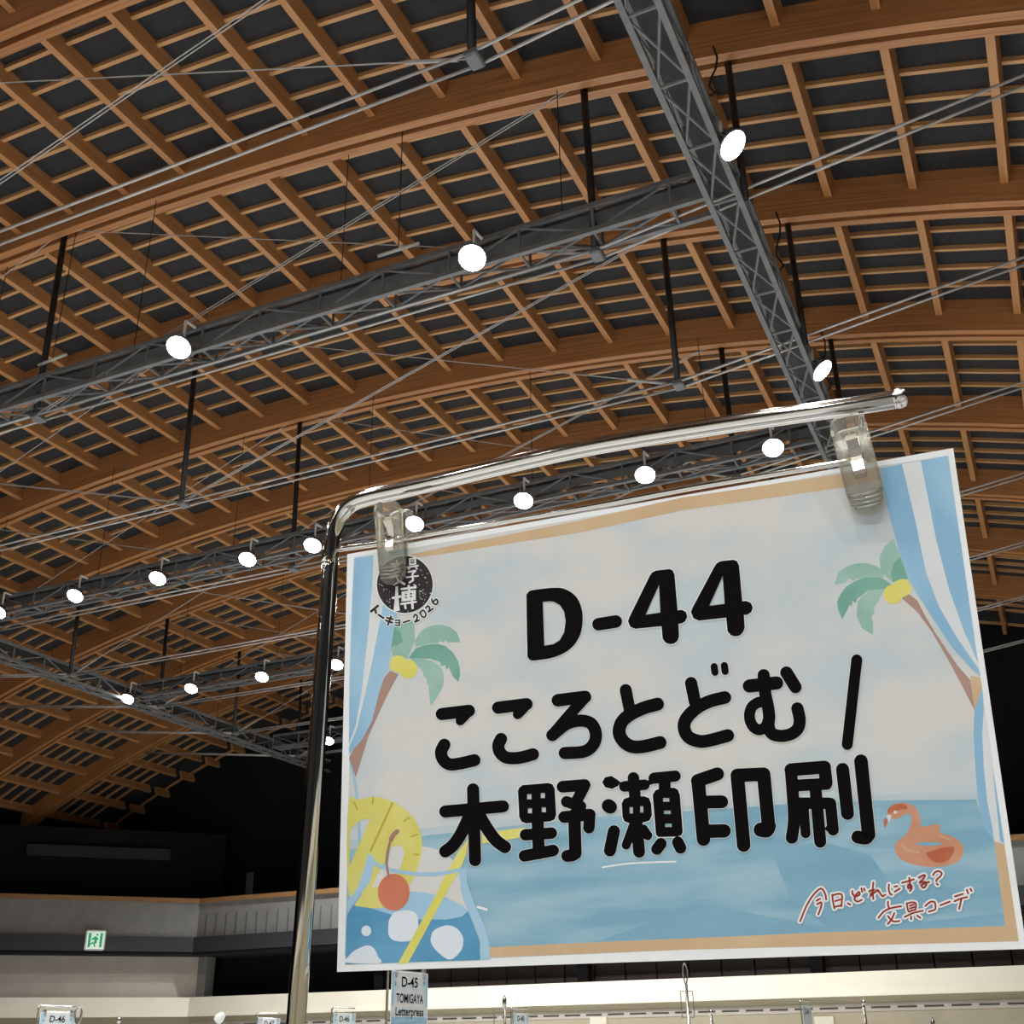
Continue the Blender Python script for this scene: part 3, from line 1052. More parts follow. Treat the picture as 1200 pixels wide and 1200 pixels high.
p.fill([[(363 + 102 * math.cos(i * PI / 14), 685 + 118 * math.sin(i * PI / 14)) for i in range(28)]], 18, *K)
p.done('cherry_print', i_cherry)
p = Print()
p.stroke([(332, 585), (318, 500), (325, 420), (345, 350)], 15, 19, *K)
p.stroke([(345, 350), (360, 320), (385, 297)], 28, 19, *K)
p.done('cherry_print', i_stem)

# float toy
F = ((1025, 930), 10.0)
fills('float_toy_print', i_orange, [(*F, [[(150, 190), (180, 155), (240, 120), (330, 105), (420, 125), (480, 165), (515, 230), (535, 300), (545, 385), (640, 375), (700, 360), (745, 362), (768, 385), (765, 460), (880, 490), (980, 545), (1030, 610), (1042, 680), (1010, 760), (930, 820), (800, 852), (640, 858), (500, 840), (370, 800), (290, 750), (240, 670), (240, 600), (290, 540), (350, 500), (390, 440), (420, 370), (435, 300), (425, 255), (390, 235), (330, 255), (270, 290), (205, 290), (195, 260), (150, 240)],
                                     [(470, 582), (600, 565), (750, 568), (800, 585), (750, 605), (620, 612), (520, 605)]])], 6, None, True)
fills('float_toy_print', i_rust, [(*F, [[(600, 695), (700, 660), (800, 630), (930, 620), (925, 690), (870, 780), (780, 815), (690, 800), (640, 760)]]), (*F, [[(105, 310), (125, 285), (150, 305), (150, 345), (125, 400), (108, 370)]]), (*F, [[(150, 190), (180, 155), (240, 125), (330, 115), (380, 150), (380, 180), (300, 190), (200, 225), (155, 235)]])], 7)
fills('float_toy_print', i_cream, [(*F, [[(140, 250), (195, 250), (185, 300), (165, 340), (150, 300)]]), (*F, [[(242 + 22 * math.cos(i * PI / 6), 218 + 20 * math.sin(i * PI / 6)) for i in range(12)]])], 8)
p = Print()
p.stroke([(320, 600), (350, 640), (420, 675), (520, 690)], 14, 8, *F)
p.stroke([(770, 495), (880, 540)], 12, 8, *F)
p.done('float_toy_print', i_tan)
# wave strokes
for pts, w, g_ in (([(98, 758), (250, 735), (400, 725), (610, 718)], 12, ((690, 890), 6.0)), ([(900, 780), (955, 795)], 16, K)):
    p = Print()
    p.stroke(pts, w, 5, *g_)
    p.done('wave_print', i_halo)

# booth number and name ----------------------------------------------
G8, G7 = ((610, 650), 8.5714), ((730, 640), 7.5)
KA, KB, KC, KD = ((500, 770), 6.6667), ((600, 620), 4.0), ((660, 770), 6.6667), ((840, 750), 6.6667)
JA, JB, JC = ((500, 900), 6.0), ((690, 890), 6.0), ((860, 870), 6.0)


def rect(x0, y0, x1, y1):
    return [(x0, y0), (x1, y0), (x1, y1), (x0, y1)]


number_f = [(G8, [[(60, 430), (66, 400), (85, 370), (130, 355), (230, 342), (330, 332), (430, 340), (520, 385), (580, 450), (615, 540), (627, 640), (615, 760), (575, 860), (510, 940), (420, 1000), (310, 1040), (200, 1058), (130, 1066), (95, 1058), (76, 1030), (70, 1000)],
                  [(225, 475), (290, 468), (340, 474), (400, 510), (440, 575), (455, 670), (440, 780), (395, 860), (330, 900), (240, 915)]]),
            (G7, [[(290, 217), (315, 212), (410, 202), (437, 212), (455, 250), (482, 565), (520, 560), (555, 580), (567, 620), (550, 660), (520, 680), (490, 685), (495, 800), (480, 835), (450, 858), (415, 863), (375, 850), (350, 815), (340, 705), (110, 728), (65, 710), (45, 660), (60, 620), (235, 265), (258, 232)], [(318, 340), (330, 585), (200, 603)]]),
            (G7, [[(850, 136), (870, 132), (970, 120), (1003, 132), (1022, 170), (1050, 485), (1085, 482), (1125, 500), (1143, 540), (1130, 580), (1095, 605), (1065, 605), (1072, 720), (1055, 760), (1030, 785), (990, 795), (950, 785), (920, 750), (908, 630), (670, 657), (620, 635), (598, 580), (610, 545), (800, 190), (822, 155)], [(878, 262), (895, 508), (760, 525)]])]
number_s = [(G8, [(785, 700), (958, 672)], 122)]
name_f = [(JA, [[(643, 165), (652, 138), (675, 120), (855, 105), (885, 114), (902, 145), (912, 330), (900, 362), (870, 376), (700, 390), (668, 378), (652, 345)], rect(707, 184, 738, 220), rect(803, 176, 833, 211), rect(712, 283, 742, 318), rect(810, 276, 840, 311)]),
          (JB, [[(95, 160), (115, 125), (160, 115), (200, 140), (228, 162), (205, 188), (165, 208), (115, 195)]]),
          (JB, [[(232, 310), (248, 277), (290, 262), (390, 258), (425, 272), (440, 310), (445, 395), (428, 430), (380, 445), (290, 450), (252, 437), (238, 405)], rect(288, 335, 311, 380), rect(362, 328, 384, 374)]),
          (JB, [[(450, 250), (468, 217), (510, 202), (600, 198), (628, 213), (642, 250), (662, 510), (652, 533), (620, 542), (490, 546), (473, 528)], rect(523, 272, 567, 297), rect(529, 360, 577, 384), rect(537, 451, 584, 475)])]
name_s = [
    # こ こ ろ と ど む /
    (KA, [(120, 446), (332, 420)], 92), (KA, [(332, 424), (300, 462), (264, 498)], 70), (KA, [(140, 685), (115, 740), (130, 800), (180, 838), (260, 832), (375, 806)], 92),
    (KA, [(560, 396), (782, 368)], 92), (KA, [(782, 372), (750, 412), (712, 448)], 72), (KA, [(583, 640), (562, 690), (575, 745), (625, 785), (720, 788), (832, 760)], 92),
    (KB, [(216, 803), (343, 787)], 57), (KB, [(343, 790), (270, 872), (188, 968)], 50), (KB, [(190, 966), (255, 915), (320, 898), (372, 912), (394, 960), (382, 1010), (338, 1043), (248, 1050)], 55),
    (KC, [(490, 258), (520, 410)], 90), (KC, [(738, 368), (640, 395), (540, 440), (465, 500), (438, 580), (465, 650), (530, 697), (620, 700), (758, 668)], 98),
    (KB, [(840, 722), (858, 810)], 55), (KB, [(998, 790), (930, 807), (870, 837), (820, 885), (807, 930), (828, 975), (880, 995), (930, 990), (1012, 968)], 58), (KB, [(948, 645), (952, 672)], 31), (KB, [(996, 640), (1000, 668)], 31),
    (KD, [(255, 360), (468, 336)], 100), (KD, [(367, 275), (380, 420), (400, 520), (410, 600), (405, 670), (430, 730), (500, 750), (580, 735), (635, 690), (648, 620), (630, 535)], 92),
    (KD, [(385, 492), (330, 487), (275, 525), (256, 598), (280, 670), (332, 702), (385, 672), (408, 600)], 82), (KD, [(545, 255), (615, 368)], 94), (KD, [(1094, 156), (1020, 816)], 82),
    # 木
    (JA, [(133, 306), (538, 270)], 82), (JA, [(328, 150), (342, 648)], 82), (JA, [(305, 330), (250, 450), (190, 540), (133, 586)], 84), (JA, [(370, 330), (430, 430), (490, 510), (552, 556)], 84),
    # 野
    (JA, [(782, 380), (790, 600)], 82), (JA, [(697, 470), (878, 458)], 78), (JA, [(690, 618), (890, 580)], 80),
    (JA, [(958, 132), (1112, 120)], 80), (JA, [(1112, 124), (1060, 225)], 76), (JA, [(985, 237), (1085, 270)], 76), (JA, [(968, 345), (1148, 328)], 80), (JA, [(1148, 328), (1142, 420)], 78), (JA, [(1040, 330), (1047, 600)], 84), (JA, [(1047, 590), (1030, 612), (990, 618)], 82),
    # 瀬
    (JB, [(140, 326), (152, 334)], 92), (JB, [(178, 505), (150, 640)], 82), (JB, [(315, 130), (325, 260)], 78), (JB, [(252, 190), (392, 178)], 72), (JB, [(335, 430), (355, 650)], 80), (JB, [(312, 470), (264, 602)], 60), (JB, [(385, 490), (415, 535)], 62),
    (JB, [(400, 168), (440, 160)], 30), (JB, [(460, 132), (608, 117)], 76), (JB, [(535, 150), (535, 230)], 80), (JB, [(508, 592), (480, 630)], 78), (JB, [(627, 582), (646, 622)], 78),
    # 印
    (JB, [(770, 152), (808, 560)], 92), (JB, [(766, 150), (905, 102)], 90), (JB, [(800, 300), (935, 298)], 88), (JB, [(830, 505), (952, 502)], 92), (JB, [(1046, 120), (1090, 602)], 92),
    (JC, [(25, 232), (210, 224)], 92), (JC, [(210, 224), (246, 600)], 92), (JC, [(246, 590), (230, 618), (190, 614)], 98),
    # 刷
    (JC, [(402, 193), (638, 174)], 88), (JC, [(638, 176), (650, 285)], 86), (JC, [(650, 292), (420, 304)], 80), (JC, [(402, 198), (424, 520), (408, 670)], 82), (JC, [(430, 428), (665, 428)], 78), (JC, [(490, 430), (505, 640)], 66), (JC, [(572, 300), (608, 698)], 82), (JC, [(680, 430), (698, 615)], 78), (JC, [(695, 612), (665, 605)], 40),
    (JC, [(765, 190), (800, 500)], 88), (JC, [(894, 132), (948, 650)], 92), (JC, [(948, 640), (930, 672), (872, 665)], 88)]
for nm, ff, ss in (('booth_number_print', number_f, number_s), ('booth_name_print', name_f, name_s)):
    p = Print()
    for g_, lp in ff:
        p.fill(lp, 24, *g_, g_ is G8)
    for g_, pts, w in ss:
        p.stroke(pts, w, 24, *g_, grow=0.4)
    p.done(nm, i_black)
    p = Print()
    for g_, lp in ff:
        ring = lp[0] + [lp[0][0]]
        p.stroke(ring, 2.0 * g_[1], 20, *g_, smooth=False)
    for g_, pts, w in ss:
        p.stroke(pts, w, 20, *g_, grow=1.0)
    p.done('halo_print', i_halo)

# handwritten slogan --------------------------------------------------
H1, H2 = ((930, 1010), 10.0), ((1030, 1010), 10.0)
hand = [(H1, [(78, 695), (150, 520), (230, 390), (310, 315), (350, 335), (375, 390), (382, 440)]), (H1, [(270, 455), (310, 432)]), (H1, [(275, 495), (325, 475), (322, 530), (290, 615)]),
        (H1, [(455, 385), (460, 450), (480, 545)]), (H1, [(455, 395), (500, 378), (545, 375), (570, 400), (560, 520)]), (H1, [(490, 460), (550, 440)]), (H1, [(495, 525), (555, 510)]), (H1, [(635, 485), (665, 500)]),
        (H1, [(690, 340), (690, 370), (720, 410)]), (H1, [(735, 400), (775, 385), (765, 352), (730, 390), (715, 440), (750, 465), (800, 445)]), (H1, [(795, 310), (805, 350)]), (H1, [(825, 310), (835, 335)]),
        (H1, [(935, 240), (928, 330), (935, 435)]), (H1, [(885, 345), (940, 325), (900, 395), (960, 350), (990, 330), (1010, 360), (1040, 400), (1075, 385)]),
        (H2, [(118, 265), (115, 320), (130, 370), (152, 385)]), (H2, [(180, 290), (215, 285)]), (H2, [(185, 350), (245, 312)]),
        (H2, [(272, 245), (410, 205)]), (H2, [(355, 185), (365, 260), (372, 300), (342, 305), (342, 272), (375, 272), (385, 310), (365, 342)]),
        (H2, [(465, 185), (520, 155), (540, 165), (510, 210), (480, 240), (540, 235), (555, 270), (535, 300), (510, 300), (500, 275), (530, 255), (590, 235)]),
        (H2, [(635, 155), (660, 120), (700, 108), (735, 130), (725, 165), (680, 205), (672, 228)]), (H2, [(678, 255), (692, 268)]),
        (H2, [(108, 465), (105, 500), (118, 540)]), (H2, [(-5, 655), (60, 580), (150, 540), (262, 520)]), (H2, [(180, 600), (150, 670), (105, 728)]), (H2, [(105, 635), (150, 685), (190, 698), (240, 692)]),
        (H2, [(325, 485), (345, 575), (365, 582)]), (H2, [(325, 490), (380, 475), (425, 480), (435, 510), (430, 555)]), (H2, [(360, 515), (410, 500)]), (H2, [(365, 545), (415, 530)]), (H2, [(370, 575), (425, 560)]), (H2, [(302, 645), (400, 600), (515, 572)]), (H2, [(378, 640), (378, 672)]), (H2, [(450, 630), (485, 655)]),
        (H2, [(545, 515), (600, 470), (650, 470), (662, 510), (655, 560), (585, 582)]), (H2, [(722, 508), (830, 465)]), (H2, [(890, 405), (985, 375)]), (H2, [(885, 462), (960, 430), (1035, 412)]), (H2, [(965, 440), (940, 552)]), (H2, [(1030, 325), (1045, 370)]), (H2, [(1072, 315), (1085, 340)])]
p, q = Print(), Print()
for g_, pts in hand:
    p.stroke(pts, 21, 24, *g_)
    q.stroke(pts, 64, 20, *g_)
p.done('slogan_print', i_red)
q.done('slogan_halo_print', i_halo)

# round show emblem ---------------------------------------------------
LG = ((430, 640), 12.0)
ring = [(535 + 392 * math.cos(i * PI / 24), 540 + 402 * math.sin(i * PI / 24)) for i in range(48)]
p = Print()
p.fill([[(535 + 410 * math.cos(i * PI / 24), 540 + 420 * math.sin(i * PI / 24)) for i in range(48)]], 14.5, *LG)
arc = [([(62, 918), (155, 842)], 36), ([(110, 880), (132, 938)], 32), ([(167, 968), (235, 1012)], 30), ([(285, 1008), (368, 1030)], 28), ([(268, 1046), (355, 1076)], 28), ([(342, 990), (298, 1108)], 28), ([(402, 1046), (464, 1042), (460, 1116), (402, 1114)], 20), ([(406, 1080), (460, 1079)], 18), ([(516, 1075), (604, 1046)], 24),
       ([(658, 1000), (680, 965), (708, 980), (706, 1025), (678, 1068)], 24), ([(678, 1068), (738, 1042)], 24), ([(748, 935), (790, 902), (830, 950), (815, 1000), (772, 985), (748, 935)], 22), ([(832, 870), (858, 842), (884, 866), (880, 900), (868, 926)], 24), ([(868, 926), (932, 878)], 24), ([(915, 748), (930, 795), (972, 822), (1000, 785), (978, 748), (942, 778)], 24)]
for pts, w in arc:
    p.stroke(pts, w + 26, 15, *LG, smooth=len(pts) > 4)
p.done('emblem_halo_print', i_halo)
p = Print()
p.fill([ring], 20, *LG)
for pts, w in arc:
    p.stroke(pts, w, 20, *LG, smooth=len(pts) > 4)
p.done('emblem_print', i_logo)
p = Print()
p.fill([[(405, 570), (440, 565), (445, 700), (465, 910), (375, 920), (400, 700)]], 24, *LG)
p.fill([[(490, 642), (690, 615), (690, 758), (490, 782)], rect(540, 672, 565, 692), rect(610, 660, 635, 682), rect(540, 712, 565, 732), rect(610, 700, 635, 722)], 24, *LG)
p.fill([[(595, 175), (695, 160), (695, 262), (595, 272)], rect(613, 186, 672, 198), rect(613, 206, 672, 218), rect(613, 228, 672, 244)], 24, *LG)
for pts, w in (([(368, 730), (472, 710)], 34), ([(490, 605), (688, 580)], 30), ([(590, 562), (600, 640)], 32), ([(485, 815), (692, 785)], 28), ([(640, 780), (645, 872)], 34), ([(540, 830), (546, 875)], 28), ([(668, 548), (688, 560)], 22),
               ([(568, 300), (722, 276)], 22), ([(582, 328), (606, 312)], 18), ([(690, 302), (712, 320)], 18), ([(588, 365), (688, 346)], 26), ([(684, 350), (640, 398)], 24), ([(642, 392), (652, 480), (602, 514)], 26), ([(562, 440), (722, 420)], 22), ([(470, 498), (528, 534)], 32), ([(382, 546), (455, 505)], 20), ([(455, 505), (400, 400)], 20), ([(330, 430), (500, 400)], 22), ([(340, 260), (500, 235)], 22), ([(420, 200), (425, 245)], 20), ([(470, 250), (350, 350)], 20), ([(370, 260), (490, 350)], 20)):
    p.stroke(pts, w, 24, *LG, smooth=False)
rnd = random.Random(9)
for i in range(70):
    a, r = rnd.uniform(0, 2 * PI), math.sqrt(rnd.uniform(0.2, 0.97))
    x, y = 535 + 385 * r * math.cos(a), 540 + 395 * r * math.sin(a)
    if 350 < x < 730 and y < 920:
        continue
    b = rnd.uniform(0, PI)
    l = rnd.uniform(3, 14)
    p.stroke([(x, y), (x + l * math.cos(b), y + l * math.sin(b))], rnd.uniform(5, 9), 24, *LG)
p.done('emblem_letter_print', i_halo)

# ------------------------------------------------------------------ chrome sign stand
VN = Vector((PN.x, PN.y, 0)).normalized()
VP = Q[0] - VN * 0.012


def vp(px, py, off=0.0):
    return at_plane(px, py, VP - VN * off, VN)


foot = vp(384.6, 700)
foot2 = vp(346.7, 1200)
d = (foot2 - foot).normalized()
ground = foot + d * (foot.z / -d.z)
stand = tag(empty('sign_stand', (ground.x, ground.y, 0)), 'bent chrome tube sign stand holding the D-44 paper sign', 'stand')
SG = stand.location.copy()
frame_px = [(384.6, 700), (386, 660), (390, 628), (399, 604), (415, 589), (438, 581.5), (470, 574.5), (520, 563), (600, 544), (700, 522.5), (850, 498), (1000, 476), (1052, 467.5)]
pts = [ground + Vector((0, 0, 0.02)), foot + d * 0.8, foot + d * 0.3] + [vp(*q_) for q_ in frame_px]
pts = catmull(pts, 5)
bm = bmesh.new()
add_tube(bm, [q_ - SG for q_ in pts], 0.0063, 16)
mesh_obj('tube_frame', bm, m_chrome, stand, True)
bm = bmesh.new()
e0, e1 = vp(1050, 467.8) - SG, vp(1064, 465.6) - SG
m = frame_to(e0, e1)
L_ = (e1 - e0).length
add_lathe(bm, [(0.0066, 0), (0.0066, L_ * 0.45), (0.0058, L_ * 0.8), (0.0035, L_), (0, L_ * 1.02)], 16, m)
mesh_obj('end_cap', bm, m_chrome_far, stand, True)
rod_px = [(393, 644), (442, 637.5), (477, 630), (580, 612.5), (680, 596), (800, 573.5), (900, 556.5), (960, 546.5), (992, 540.5), (1004, 533), (1009, 518), (1009.5, 487)]
bm = bmesh.new()
add_tube(bm, [q_ - SG for q_ in catmull([vp(*q_) for q_ in rod_px], 4)], 0.0021, 10)
mesh_obj('hanging_rod', bm, m_chrome, stand, True)
bm = bmesh.new()
add_lathe(bm, [(0.14, 0), (0.14, 0.006), (0.13, 0.012), (0.02, 0.016), (0.012, 0.05), (0.0, 0.05)], 32)
mesh_obj('base_plate', bm, m_chrome, stand, True)

# ------------------------------------------------------------------ clear plastic clips
def rounded_rect(w, h, r, n=6, top_r=None):
    top_r = top_r or r
    out = []
    for cx, cy, a0, rr in ((w / 2 - top_r, h / 2 - top_r, 0, top_r), (-w / 2 + top_r, h / 2 - top_r, PI / 2, top_r), (-w / 2 + r, -h / 2 + r, PI, r), (w / 2 - r, -h / 2 + r, 1.5 * PI, r)):
        for i in range(n + 1):
            a = a0 + PI / 2 * i / n
            out.append((cx + rr * math.cos(a), cy + rr * math.sin(a)))
    return out


def plate_with_slot(w, h, slot, thick, zfun):
    """rounded plate with a rectangular slot, z from zfun(y), extruded by thick"""
    outer = rounded_rect(w, h, w * 0.42, 6, w * 0.30)
    loops = [outer] + ([slot] if slot else [])
    flat = [pt for lp in loops for pt in lp]
    tri = tessellate_polygon([[Vector((x, y, 0)) for x, y in lp] for lp in loops])
    bm = bmesh.new()
    f = [bm.verts.new((x, y, zfun(y) + thick)) for x, y in flat]
    b = [bm.verts.new((x, y, zfun(y))) for x, y in flat]
    for t in tri:
        bm.faces.new([f[i] for i in t])
        bm.faces.new([b[i] for i in t][::-1])
    n0 = 0
    for lp in loops:
        n = len(lp)
        for i in range(n):
            j = (i + 1) % n
            bm.faces.new((f[n0 + i], f[n0 + j], b[n0 + j], b[n0 + i]))
        n0 += n
    return bm


def clip(top, bottom, width_px, label):
    a, b = at_plane(*top, Q[0] + PN * 0.006, PN), at_plane(*bottom, Q[0] + PN * 0.006, PN)
    yv = (a - b)
    h = yv.length
    yv.normalize()
    xv = yv.cross(PN).normalized()
    depth = ((a + b) / 2 - CAM).dot(HD)
    w = width_px * depth / FPX
    root = empty('sign_clip')
    m = Matrix((xv, yv, PN)).transposed().to_4x4()
    m.translation = (a + b) / 2 - PN * 0.006
    root.matrix_world = m
    tag(root, label, 'clip')
    sw, s0, s1 = w * 0.2, h * 0.34, -h * 0.10
    slot = [(-sw, s0), (-sw, s1), (sw, s1), (sw, s0)]

    def zf(y):
        t = y / h + 0.5                      # 0 bottom .. 1 top
        return 0.0022 + 0.009 * max(0.0, t - 0.1) ** 1.2
    bm = plate_with_slot(w, h, slot, 0.003, zf)
    fj = mesh_obj('front_jaw', bm, m_clear, root)
    bm = plate_with_slot(w, h, None, 0.003, lambda y: -0.006 - 0.009 * max(0.0, y / h + 0.4) ** 1.2)
    mesh_obj('back_jaw', bm, m_clear, root)
    # side cheeks give the front jaw its box shape
    for sg in (-1, 1):
        bm = bmesh.new()
        x0, x1 = sorted((sg * w * 0.5, sg * w * 0.42))
        v = []
        for y in (-h * 0.28, h * 0.40):
            for x in (x0, x1):
                v += [bm.verts.new((x, y, zf(y) + 0.0005)), bm.verts.new((x, y, -0.001))]
        for f_ in ((0, 1, 3, 2), (4, 6, 7, 5), (0, 4, 5, 1), (2, 3, 7, 6), (0, 2, 6, 4), (1, 5, 7, 3)):
            bm.faces.new([v[i] for i in f_])
        mesh_obj('side_cheek', bm, m_clear, root)
    for i in range(4):
        y = -h * 0.30 - i * h * 0.042
        bm = bmesh.new()
        rr = w * (0.44 if i < 3 else 0.36)
        add_tube(bm, [Vector((rr * t, y + 0.0012 * abs(t), zf(y) + 0.0034)) for t in (-1, -0.5, 0, 0.5, 1)], 0.0009, 8)
        mesh_obj('grip_ridge', bm, m_clear, fj, True)
    # bent steel spring through the slot
    bm = bmesh.new()
    prof = [(s0 * 0.98, 0.000), (s0 * 0.96, 0.0085), (s0 * 0.75, 0.0100), (s0 * 0.5, 0.0065), (s0 * 0.3, 0.0045), (s0 * 0.05, 0.0075), (s1 * 0.6, 0.0085), (s1 * 0.98, 0.0070), (s1 * 0.98, 0.000)]
    hw = sw * 0.8
    rows = [[bm.verts.new((sg * hw, y, z + dz)) for dz in (0, 0.0006) for sg in (-1, 1)] for y, z in prof]
    for A, B in zip(rows, rows[1:]):
        bm.faces.new((A[0], A[1], B[1], B[0]))
        bm.faces.new((A[2], B[2], B[3], A[3]))
        bm.faces.new((A[0], B[0], B[2], A[2]))
        bm.faces.new((A[1], A[3], B[3], B[1]))
    bm.faces.new((rows[0][0], rows[0][2], rows[0][3], rows[0][1]))
    bm.faces.new((rows[-1][0], rows[-1][1], rows[-1][3], rows[-1][2]))
    mesh_obj('spring', bm, m_spring, root)
    return root


clip((457, 590), (459, 684), 33, 'clear plastic clip over the round black emblem of the sign')
clip((992, 491), (1020, 602), 42, 'clear plastic clip leaning beside the blue striped curtain of the sign')

# ------------------------------------------------------------------ other booths' sign stands further off
def text_mesh(body, size, material, name):
    cu = bpy.data.curves.new(name, 'FONT')
    cu.body = body
    cu.size = size
    cu.align_x = 'CENTER'
    cu.align_y = 'CENTER'
    cu.offset = size * 0.018
    to = bpy.data.objects.new(name, cu)
    COL.objects.link(to)
    dg = bpy.context.evaluated_depsgraph_get()
    me = bpy.data.meshes.new_from_object(to.evaluated_get(dg))
    bpy.data.objects.remove(to)
    me.materials.clear()
    me.materials.append(material)
    return me


def far_stand(px, py, ztop, lines, lab_sign, lab_stand, turn=0.0, side=1):
    """paper along the hall facing left; px,py = upper corner near the pole, ztop = its height over the eye"""
    p = at_z(px, py, ztop)
    st = tag(empty('sign_stand', (p.x, p.y, 0)), lab_stand, 'stand', 'chrome sign stands of other booths')
    st.rotation_euler = (0, 0, PI / 2 + turn)                    # local x runs along the hall
    H = p.z
    bm = bmesh.new()
    tp = [Vector((-0.02, 0.012, 0.01)), Vector((-0.02, 0.012, H * 0.5)), Vector((-0.02, 0.012, H - 0.04)), Vector((-0.018, 0.012, H + 0.02)), Vector((0.0, 0.012, H + 0.045)), Vector((0.04, 0.012, H + 0.05)), Vector((0.42, 0.012, H + 0.05))]
    add_tube(bm, catmull(tp, 5), 0.0075, 10)
    mesh_obj('tube_frame', bm, m_chrome_far, st, True)
    bm = bmesh.new()
    add_lathe(bm, [(0.14, 0), (0.14, 0.008), (0.02, 0.016), (0.0, 0.016)], 24)
    mesh_obj('base_plate', bm, m_chrome_far, st, True)
    bm = bmesh.new()
    add_cyl(bm, (-0.02, 0.012, H + 0.005), (0.40, 0.012, H + 0.005), 0.003, 6)
    mesh_obj('hanging_rod', bm, m_chrome_far, st)
    sg = tag(empty('paper_sign', (p.x, p.y, H - 0.297)), lab_sign, 'sign', 'paper signs of other booths')
    sg.rotation_euler = (0, 0, PI / 2 + turn)
    bm = bmesh.new()
    add_box(bm, (0, -0.0005, 0), (0.42, 0.0005, 0.297))
    mesh_obj('sheet', bm, m_paper, sg)
    for nm, mt_, (x0, z0, x1, z1), y in (('sky_print', i_sky, (0.006, 0.006, 0.414, 0.291), 0.0008), ('sea_print', i_sea, (0.006, 0.006, 0.414, 0.062), 0.0011), ('curtain_print', i_blue, (0.006, 0.12, 0.03, 0.291), 0.0014), ('curtain_print', i_blue, (0.39, 0.12, 0.414, 0.291), 0.0014), ('palm_print', i_leaf_d, (0.03, 0.21, 0.06, 0.25), 0.0014), ('palm_print', i_leaf_d, (0.355, 0.22, 0.39, 0.26), 0.0014)):
        bm = bmesh.new()
        vv = [(x0, z0), (x1, z0), (x1, z1), (x0, z1)]
        if nm == 'palm_print':
            cx_, cz_, r_ = (x0 + x1) / 2, (z0 + z1) / 2, (x1 - x0) / 2
            vv = [(cx_ + r_ * (1.0 if i % 2 else 0.5) * math.cos(i * PI / 6), cz_ + r_ * (1.2 if i % 2 else 0.5) * math.sin(i * PI / 6)) for i in range(12)]
        bm.faces.new([bm.verts.new((x, -y, z)) for x, z in vv])
        mesh_obj(nm, bm, mt_, sg)
    for body, size, x, z, wd in lines:
        me = text_mesh(body, size, i_black, 'lettering')
        w0 = max(v.co.x for v in me.vertices) - min(v.co.x for v in me.vertices)
        o_ = share('lettering', me, sg)
        o_.rotation_euler = (PI / 2, 0, 0)
        o_.location = (x, -0.0018, z)
        o_.scale = (wd / w0, 1, 1)
    for x in (0.05, 0.37):
        bm = bmesh.new()
        add_box(bm, (x - 0.011, -0.012, H - 0.035), (x + 0.011, 0.012, H + 0.02))
        bmesh.ops.bevel(bm, geom=bm.edges[:], offset=0.004, segments=2, affect='EDGES')
        mesh_obj('clip', bm, m_clear, st)
    return st


far_stand(459, 1137, 0.40, [('D-45', 0.074, 0.205, 0.240, 0.185), ('TOMIGAYA', 0.066, 0.21, 0.155, 0.31), ('Letterpress', 0.062, 0.21, 0.088, 0.32)], 'paper booth sign reading D-45 TOMIGAYA Letterpress below the large sign', 'chrome stand holding the D-45 paper sign')
far_stand(48, 1186, 0.35, [('D-46', 0.074, 0.205, 0.240, 0.185)], 'small paper booth sign far below the green exit sign', 'far chrome sign stand below the green exit sign')
far_stand(391, 1187, 0.35, [('D-46', 0.074, 0.205, 0.240, 0.185)], 'small paper booth sign between the chrome pole and the D-45 sign', 'far chrome sign stand between the chrome pole and the D-45 sign')
far_stand(601, 1187, 0.35, [('D-48', 0.074, 0.205, 0.240, 0.185)], 'small paper booth sign right beside a spear-tipped rack pole', 'far chrome sign stand beside a spear-tipped rack pole')
far_stand(303, 1193, 0.35, [('D-47', 0.074, 0.205, 0.240, 0.185)], 'paper booth sign just left of the tall chrome pole, mostly cut off', 'far chrome sign stand just left of the tall chrome pole')
far_stand(940, 1178, 0.35, [('D-41', 0.074, 0.205, 0.240, 0.185)], 'paper booth sign seen nearly edge-on below the flamingo corner', 'far chrome sign stand seen nearly edge-on below the flamingo corner')


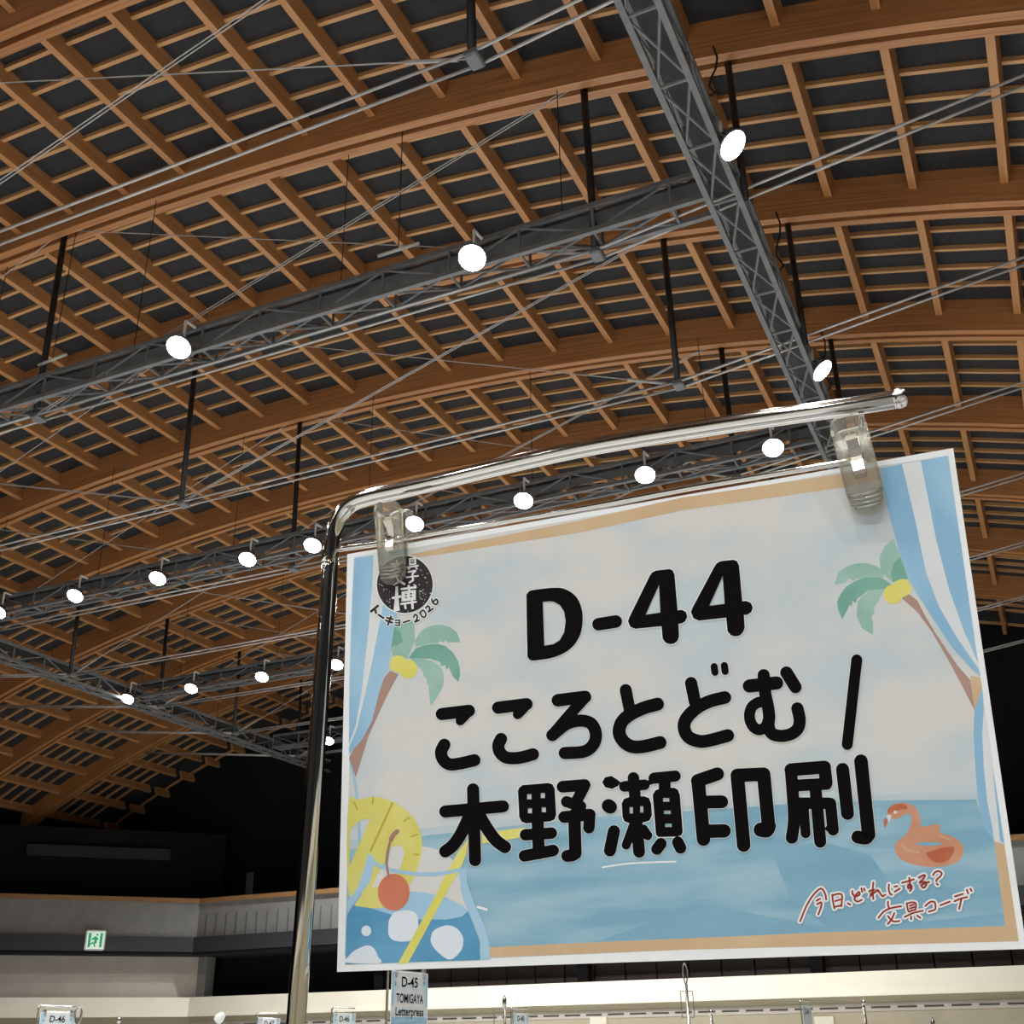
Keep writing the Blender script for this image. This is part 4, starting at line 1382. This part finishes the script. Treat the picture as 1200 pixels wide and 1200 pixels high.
# rack poles with loops, frames and finials ---------------------------
def pole(px, dist_y, px_bottom_y, kind, label, top_py, cat='display rack'):
    """kind: loop, frame, spear, knob, ball; standing on the floor at hall depth dist_y"""
    t = at_y(px, top_py, dist_y)
    root = tag(empty('display_rack', (t.x, t.y, 0)), label, cat)
    mpx = (t - CAM).dot(HD) / FPX            # metres per pixel there
    H = t.z
    rz = math.atan2(-(t.x - CAM.x), t.y - CAM.y)
    bm = bmesh.new()
    low = {'loop': 18, 'frame': 22, 'spear': 16, 'knob': 8, 'ball': 9}[kind] * mpx
    add_cyl(bm, (0, 0, 0.02), (0, 0, H - low), 0.009, 10)
    mesh_obj('pole', bm, m_chrome_far, root, True)
    bm = bmesh.new()
    add_lathe(bm, [(0.2, 0), (0.2, 0.012), (0.03, 0.03), (0, 0.03)], 24)
    mesh_obj('base', bm, m_chrome_far, root, True)
    bm = bmesh.new()
    if kind in ('loop', 'frame'):
        hh = low
        ww = (4.2 if kind == 'loop' else 3.2) * mpx
        ring_ = [Vector((ww * math.sin(a) * (0.65 + 0.35 * math.cos(a / 2) ** 2), 0, H - hh / 2 + hh / 2 * math.cos(a))) for a in [2 * PI * i / 24 for i in range(24)]]
        add_tube(bm, ring_, (1.3 if kind == 'loop' else 0.9) * mpx, 8, closed=True)
        mesh_obj('loop', bm, m_chrome_far, root, True).rotation_euler = (0, 0, rz)
    elif kind == 'spear':
        add_lathe(bm, [(0.004, H - low - 0.01), (0.012, H - low), (2.6 * mpx, H - low * 0.55), (2.0 * mpx, H - low * 0.25), (0.0, H)], 12)
        mesh_obj('finial', bm, m_chrome_far, root, True)
    elif kind == 'knob':
        add_lathe(bm, [(0.008, H - low), (2.3 * mpx, H - low * 0.7), (2.3 * mpx, H - low * 0.3), (0.0, H)], 12)
        mesh_obj('knob', bm, m_chrome_far, root, True)
    else:
        add_lathe(bm, [(0.01, -0.2 * low), (0.55 * low, 0.0), (0.62 * low, 0.5 * low), (0.40 * low, 1.1 * low), (0.0, 1.35 * low)], 16, Matrix.Translation((0, 0, H - low * 0.7)) @ Matrix.Rotation(0.9, 4, 'Y'))
        mesh_obj('lamp_head', bm, m_white_metal, root, True)
    if kind in ('frame', 'spear'):
        z1, z0, w_ = (H - 30 * mpx, H - 58 * mpx, 7 * mpx) if kind == 'frame' else (H - 17 * mpx, H - 45 * mpx, 12 * mpx)
        bm = bmesh.new()
        x0, x1 = (-w_, w_) if kind == 'frame' else (-w_, w_ * 0.8)
        c4 = [Vector((x0, 0, z0)), Vector((x1, 0, z0)), Vector((x1, 0, z1)), Vector((x0, 0, z1))]
        for a_, b_ in zip(c4, c4[1:] + c4[:1]):
            add_cyl(bm, a_, b_, 0.55 * mpx, 6)
        mesh_obj('card_frame', bm, m_truss, root).rotation_euler = (0, 0, rz)
    return root


pole(802, 6.6, 1200, 'frame', 'thin rack pole with a hooked loop and an empty card frame', 1129)
pole(591, 8.5, 1200, 'spear', 'rack pole with a spear-shaped chrome tip and crossbar', 1165)
pole(92.5, 7.5, 1200, 'loop', 'rack pole with a broad chrome loop beside a small booth sign', 1181)
pole(140, 8.5, 1200, 'knob', 'rack pole with a small chrome knob below the beige wall', 1191)
pole(255, 9.0, 1200, 'ball', 'pole with a white rounded lamp head below the dark opening', 1189, 'lamp')
pole(833, 9.0, 1200, 'knob', 'rack pole with a slim knob right of the card frame pole', 1181)
pole(1011, 9.5, 1200, 'knob', 'rack pole with a slim knob right of the edge-on booth sign', 1170)
pole(1092, 9.0, 1200, 'spear', 'rack pole with a small pale tip under the handwritten slogan', 1191)
